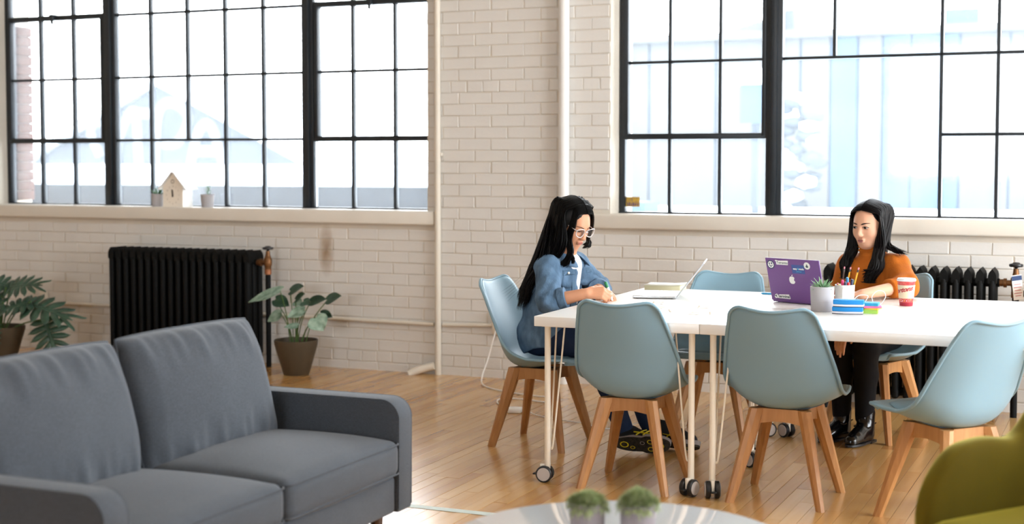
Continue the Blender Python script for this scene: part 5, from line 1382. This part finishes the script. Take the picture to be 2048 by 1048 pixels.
sneaker('near', pose((-2.135, 6.435, .050), (.99, .06, .02), (.03, .93, .36)))
sneaker('far', pose((-2.03, 6.600, .022), (.97, -.14, -.01), (.05, .45, .9)))
# glasses
M_clear = mat('clear_acetate', '#c9c2c0', .15, .5)
gl = link('glasses', None, p1)
for y in (-1, 1):
    ring = [W1h((.109-.010*(abs(u)**1.5), y*(.034+.0285*math.cos(a)), .001+.0225*math.copysign(abs(math.sin(a))**.85, math.sin(a))+.004*math.cos(a)*(1 if math.sin(a) > 0 else 0))) for a, u in [(2*PI*k/28, math.cos(2*PI*k/28)) for k in range(28)]]
    build(MB().tube(ring+ring[:1], .0023, 8, False), 'lens_rim', M_clear, gl, 60)
    temple = [W1h(q) for q in ((.100, y*.062, .012), (.06, y*.066, .012), (.0, y*.072, .008), (-.02, y*.074, -.015))]
    build(MB().tube(temple, .0022, 6), 'temple', M_clear, gl, 60)
    lens = [ring[k] for k in range(28)]
    o = build(MB().add([tuple(q) for q in lens], [tuple(range(28))]), 'lens', M_glass, gl, None)
build(MB().tube([W1h((.109, -.008, .006)), W1h((.112, 0, .010)), W1h((.109, .008, .006))], .0026, 8), 'bridge', M_clear, gl, 60)
# hair: a smooth mass with strands laid over it
def hair_cut(q, zs, wl, wr):
    """opening for the face: an inverted V below the parting; q in head space"""
    z = q[..., 2]; y = q[..., 1]; return np.maximum(np.maximum(y-np.interp(z, zs, wl), -y-np.interp(z, zs, wr)), .020-q[..., 0])
def hair1(P):
    q = (P-C1)@B1/.96
    d = nell(q, (-.018, 0, .036), (.0985, .0835, .0915))
    d = smin(d, ncap(P, C1+V(-.055, -.01, .0), (-2.640, 6.43, .93), .066, .042), .05)
    d = smin(d, ncap(P, (-2.640, 6.43, .93), (-2.705, 6.41, .78), .042, .016, ((0, 1, 0), .7)), .04)
    d = smin(d, ncap(P, C1+B1@V(-.005, -.068, -.02), C1+V(-.04, -.06, -.13), .022, .018), .03)
    return smax(d, -hair_cut(q, [-.16, -.05, .02, .06, .094, .11], [.062, .053, .050, .038, .004, -.02], [.050, .041, .041, .032, .004, -.02]), .006)
hr = grow(hair1, (-2.86, 6.27, .62), (-2.33, 6.68, 1.27), .0058, 'hair', M_hair1, p1, 1)
rr = random.Random(21); paths = []
def scalp(a, e, k=1.0):  # a: angle from the part towards a side, e: front(+)/back(-)
    return W1h((-.018+.1045*k*math.sin(e)*math.cos(a*.55), .0895*k*math.sin(a), .036+.0975*k*math.cos(a)*math.cos(e)))
for i in range(900):
    side = -1 if i % 3 else 1; front = i % 4 == 0
    e = rr.uniform(.45, .98) if front else rr.uniform(-1.35, .5); k = rr.uniform(.985, 1.02)
    p0 = scalp(.02*side, e, k)
    if front:
        f_ = (e-.45)/.53
        if side < 0:
            p1_ = scalp(-.62, e, k); p2_ = W1h((.045+.032*f_, -.066+.006*f_+rr.uniform(-.003, .003), .020))
            t = rr.random(); m1 = W1h((.050+.026*f_, -.066+.012*f_+rr.uniform(-.003, .003), -.045)); m2 = V(-2.492+.020*f_+rr.uniform(-.010, .006), 6.388+rr.uniform(-.008, .008), .965)
            end = V(-2.560+.055*t, 6.372+rr.uniform(-.008, .012), .898+.010*(1-t)+rr.uniform(-.006, .012)) if i % 8 else V(-2.475+rr.uniform(-.01, .01), 6.395, .93+rr.uniform(-.02, .02))
            paths.append(bez([p0, p1_, p2_, m1, m2, lerp(m2, end, .6)+V(.006, 0, -.012), end], 4))
        else:
            p1_ = scalp(.62, e, k); p2_ = W1h((.045+.03*f_, .072, .015)); m1 = W1h((.050+.026*f_, .074+rr.uniform(-.003, .003), -.045)); end = V(-2.450+rr.uniform(-.022, .010), 6.512+rr.uniform(-.012, .012), .982+rr.uniform(-.006, .02))
            paths.append(bez([p0, p1_, p2_, m1, lerp(m1, end, .7)+V(.014, .006, 0), end], 4))
    else:
        t = min(1, max(0, (.2-e)/1.0)); p1_ = scalp((lerp(.70, .32, t)+.2*t*rr.random())*side, e-.05-.42*t, k); p2_ = scalp((lerp(1.30, .6, t)+.45*t*rr.random())*side, e*.85-.1-.8*t, k*1.01)
        th = rr.uniform(0, 6.28); q = math.sqrt(rr.random())
        ox, oy = .050*q*math.cos(th), .062*q*math.sin(th)
        m1 = V(-2.625+ox, 6.425+oy*1.1+.02*side, .95+rr.uniform(-.02, .02)); m2 = V(-2.692+ox*.75, 6.412+oy, .83); end = V(-2.738+ox*.6, 6.408+oy*.9, rr.uniform(.675, .765))
        if side < 0 and e > -.45:   # the side that faces the room hangs as one sheet from temple to shoulder blade
            u = min(1, max(0, (.5-e)/.95)); m1 = V(lerp(-2.515, -2.615, u)+rr.uniform(-.012, .012), 6.378+.02*rr.random(), .995); m2 = V(lerp(-2.60, -2.68, u)+rr.uniform(-.012, .012), 6.372+.03*rr.random(), .88)
        paths.append(bez([p0, p1_, p2_, m1, m2, end], 5))
build(strands(paths, .0044), 'hair_strands', M_hair1, hr, 60)
fly = [bez([V(-2.70, 6.38, .80+.02*k), V(-2.76-.004*k, 6.36, .76+.012*k), V(-2.80-.008*k, 6.35, .72+.012*k)], 5) for k in range(5)]
build(strands(fly, .0007), 'loose_strands', M_hair1, hr, 60)
# marker in the writing hand
mk = thing('writing_marker', 'white marker with a green cap in the hand of the woman in denim', 'marker', None, (-2.268, 6.385, .742)); mk.rotation_euler = (.22, -.30, 0)
build(MB().lathe([(.002, 0), (.0045, .006), (.0075, .016), (.0078, .070)], 14), 'barrel', M_wht, mk, 50)
build(MB().lathe([(.0084, .070), (.0084, .094), (.006, .098), (.001, .099)], 14), 'cap', mat('green_cap', '#1f7a4a', .4, .5), mk, 50)
# elastic hair tie sits on her wrist: a thin band

# ------------------------------------------------------------------ woman in the orange sweater (faces the purple laptop)
M_knit = mat('rust_knit', '#b9651f', .9, .2, noise=.25, nscale=14, bump=.5, bscale=220, stretch=(1, 1, .35)); M_pants = mat('black_trousers', '#0c0e13', .8, .2); M_boot = mat('black_leather', '#0a0a0c', .16, .55)
p2 = thing('person', 'woman with long dark wavy hair in a rust orange turtleneck behind the purple laptop', 'person', None, (0, 0, 0))
yaw = math.radians(-114); pit = math.radians(-9)
fw = V(math.cos(pit)*math.cos(yaw), math.cos(pit)*math.sin(yaw), math.sin(pit)); B2 = rot_basis(fw)
C2 = V(-1.225, 7.335, 1.083); hf2, on2, W2h = head_fn(C2, B2, .99)
D2 = V(-.40, -.917, 0); S2 = V(.917, -.40, 0)     # facing, and her left (picture right)
base = V(-1.205, 7.395, 0)
sL2 = base+S2*.140+V(0, 0, .875)+D2*.02; sR2 = base-S2*.140+V(0, 0, .865)+D2*.02
eL2 = V(-1.015, 7.165, .795); eR2 = base-S2*.185+D2*.10+V(0, 0, .66)
wL2 = V(-1.19, 6.915, .768); wR2 = V(-1.285, 7.050, .605)
hL2 = hand(None, wL2, (-.97, -.2, -.02), (0, .0, -1), .92, .4, True); hR2 = hand(None, wR2, (-.15, -.50, -.62), (.15, .62, -.55), .92, .30, False)
def skin2(P):
    d = hf2(P); d = smin(d, ncap(P, base+D2*.02+V(0, 0, .90), C2+V(0, .012, -.06), .048, .047), .03)
    for s, e, w in ((sL2, eL2, wL2), (sR2, eR2, wR2)): d = smin(d, ncap(P, s, e, .040, .036), .02); d = smin(d, ncap(P, e, w, .036, .024), .012)
    for h in (hL2, hR2):
        hd = None
        for a, b, r0, r1 in h:
            c = ncap(P, a, b, r0, r1); hd = c if hd is None else smin(hd, c, .005)
        d = smin(d, hd, .012)
    d = smin(d, ncap(P, sL2, sR2, .05, .05), .03); d = smin(d, ncap(P, base+V(0, 0, .87), base+V(0, 0, .58), .095, .105), .04)
    return d
grow(skin2, (-1.46, 6.82, .38), (-.90, 7.56, 1.26), .0050, 'body', M_skin2, p2, 1)
face_parts(p2, on2, B2, .0050, 0., .0040, M_lip2)
def knit2(P):
    d = ncap(P, base+D2*.035+V(0, 0, .82), base+V(0, 0, .56), .118, .135, (S2, .80))
    d = smin(d, ncap(P, sL2, sR2, .060, .060), .05)
    for s, e in ((sL2, eL2), (sR2, eR2)): d = smin(d, ncap(P, s, e, .058, .060), .04)
    d = smin(d, ncap(P, eL2, lerp(eL2, wL2, .34), .060, .050), .02); d = smin(d, ncap(P, eR2, lerp(eR2, wR2, .6), .056, .046), .02)
    d = smin(d, ncap(P, base+D2*.03+V(0, 0, .90), C2+V(.0, .014, -.085), .064, .058), .022)   # turtleneck
    x, y, z = P[..., 0], P[..., 1], P[..., 2]
    d = d + .004*np.sin(48*z+26*x)*np.clip(1-np.abs(z-.72)/.2, 0, 1) + .0028*np.sin(70*x+40*y-22*z)
    # open sleeve ends
    for e, w, t in ((eL2, wL2, .40), (eR2, wR2, .66)):
        c = lerp(e, w, t); ax = (w-e)/np.linalg.norm(w-e); near = np.sqrt(((P-c)**2).sum(-1)) < .13
        d = np.where(near & (((P-c)@ax) > 0), np.maximum(d, (P-c)@ax), d)
    return smax(d, .455-z, .006)
kn = grow(knit2, (-1.50, 6.88, .42), (-.88, 7.60, 1.06), .0062, 'sweater', M_knit, p2, 1)
for k in range(3):
    c = lerp(base+D2*.03+V(0, 0, .90), C2+V(0, .014, -.085), .55+.18*k); r = .0625-.001*k
    build(MB().tube([c+V(r*math.cos(a), r*math.sin(a), 0) for a in [2*PI*j/28 for j in range(29)]], .0045, 6, False), 'collar_rib', M_knit, kn, 60)
# trousers
kR2, kL2 = V(-1.325, 7.085, .505), V(-1.19, 7.055, .50); aR2, aL2 = V(-1.335, 7.225, .13), V(-1.215, 7.185, .125)
def pants2(P):
    d = nell(P, base+V(0, 0, .545), (.15, .15, .10))
    for h, k, a in ((base-S2*.085+V(0, 0, .535), kR2, aR2), (base+S2*.085+V(0, 0, .535), kL2, aL2)):
        d = smin(d, ncap(P, h, k, .088, .064), .035); m = k*.6+a*.4+V(.0, .02, 0); d = smin(d, ncap(P, k, m, .062, .058), .02); d = smin(d, ncap(P, m, a, .058, .046), .02)
    return d
grow(pants2, (-1.50, 6.95, .06), (-.98, 7.62, .68), .009, 'trousers', M_pants, p2, 2)
def boot(Mx):
    t = link('boot', None, p2); t.matrix_local = Mx
    def f(P):
        d = ncap(P, (-.055, 0, .045), (.085, 0, .028), .042, .034, ((0, 0, 1), 1.0)); d = smin(d, ncap(P, (-.065, 0, .05), (-.068, 0, .15), .040, .044), .02); d = smin(d, ncap(P, (-.05, 0, .085), (.03, 0, .05), .034, .030), .03)
        return smax(d, .010-P[..., 2], .002)
    grow(f, (-.13, -.06, 0), (.14, .06, .21), .0055, 'upper', M_boot, t, 2)
    out = [(.128*math.cos(a)-.002, (.045 if math.cos(a) > .1 else .038)*math.sin(a)) for a in [2*PI*k/36 for k in range(36)]]
    build(MB().prism(out, .006, .016, 'XY'), 'sole', M_black, t, 40); build(MB().prism([(-.125, -.03), (-.06, -.036), (-.06, .036), (-.125, .03)], 0, .012, 'XY'), 'heel', M_black, t, 40)
    build(MB().tube([(-.10, -.036, .10), (-.02, -.040, .085), (.0, 0, .098), (-.02, .040, .085), (-.10, .036, .10)], .004, 6), 'strap', M_boot, t, 60)
boot(pose((-1.358, 7.165, 0), (-.42, -.90, 0), (0, 0, 1))); boot(pose((-1.225, 7.115, 0), (-.30, -.95, 0), (0, 0, 1)))
# hair with parting and waves
def hair2(P):
    q = (P-C2)@B2/.99
    d = nell(q, (-.016, 0, .034), (.0965, .0805, .0880))
    d = smin(d, ncap(P, C2-D2*.045+V(0, 0, -.03), C2-D2*.060+V(0, 0, -.19), .056, .052, (S2, .85)), .05)
    return smax(d, -hair_cut(q, [-.16, -.05, .02, .06, .083, .094, .11], [.062, .057, .055, .047, .030, .004, -.02], [.062, .057, .055, .047, .030, .004, -.02]), .014)
hr2 = grow(hair2, (-1.50, 7.12, .76), (-.95, 7.60, 1.26), .0058, 'hair', M_hair2, p2, 1)
rr = random.Random(33); paths = []; wisps = []
def scalp2(a, e, k=1.0): return W2h((-.016+.1025*k*math.sin(e)*math.cos(a*.55), .0870*k*math.sin(a), .034+.0940*k*math.cos(a)*math.cos(e)))
j = lambda s: V(rr.uniform(-s, s), rr.uniform(-s, s), rr.uniform(-s, s))
for i in range(860):
    side = -1 if i % 2 else 1; e = rr.uniform(-1.35, .95); k = rr.uniform(.985, 1.025); wv = .009*math.sin(i*1.7)
    p0 = scalp2(.02*side, e, k)
    t = min(1, max(0, (.1-e)/.9)); pa = scalp2((lerp(.68, .35, t)+.2*t*rr.random())*side, e-.42*t, k); pb = scalp2((lerp(1.30, .6, t)+.5*t*rr.random())*side, e*.84-.75*t, k)
    th = rr.uniform(0, 6.28); q = math.sqrt(rr.random()); c1 = S2*.030*q*math.cos(th)+D2*.026*q*math.sin(th)
    ln = rr.uniform(.0, .06)*(rr.random() < .45)
    if side < 0:
        e1 = C2-S2*(.084+wv)+D2*.028+V(0, 0, -.115)+c1*.8; e2 = C2-S2*(.100-wv)+D2*.058+V(0, 0, -.195)+c1; e3 = C2-S2*(.085+wv)+D2*.080+V(0, 0, -.265+ln)+c1*.7; e4 = e3+S2*(.022*math.cos(i))+V(0, 0, -.004)
    else:
        e1 = C2+S2*(.078+wv)+D2*.032+V(0, 0, -.115)+c1*.8; e2 = C2+S2*(.082-wv)+D2*.066+V(0, 0, -.205)+c1*1.1; e3 = C2+S2*(.060+wv)+D2*.095+V(0, 0, -.278+ln)+c1*.8; e4 = e3+S2*(.024*math.cos(i))+V(0, 0, -.002)
    if side > 0 and i % 5 == 0:
        wisps.append(bez([p0, pa, pb, C2+S2*.085-D2*.02+V(0, 0, -.085)+j(.014), C2+S2*.135-D2*.02+V(0, 0, -.120)+j(.012), C2+S2*(.165+.04*rr.random())-D2*.015+V(0, 0, -.135)+j(.016)], 5))
    else: paths.append(bez([p0, pa, pb, e1, e2, e3, e4], 4))
build(strands(paths, .0044), 'hair_strands', M_hair2, hr2, 60)
build(strands(wisps, .0040), 'swept_strands', M_hair2, hr2, 60)
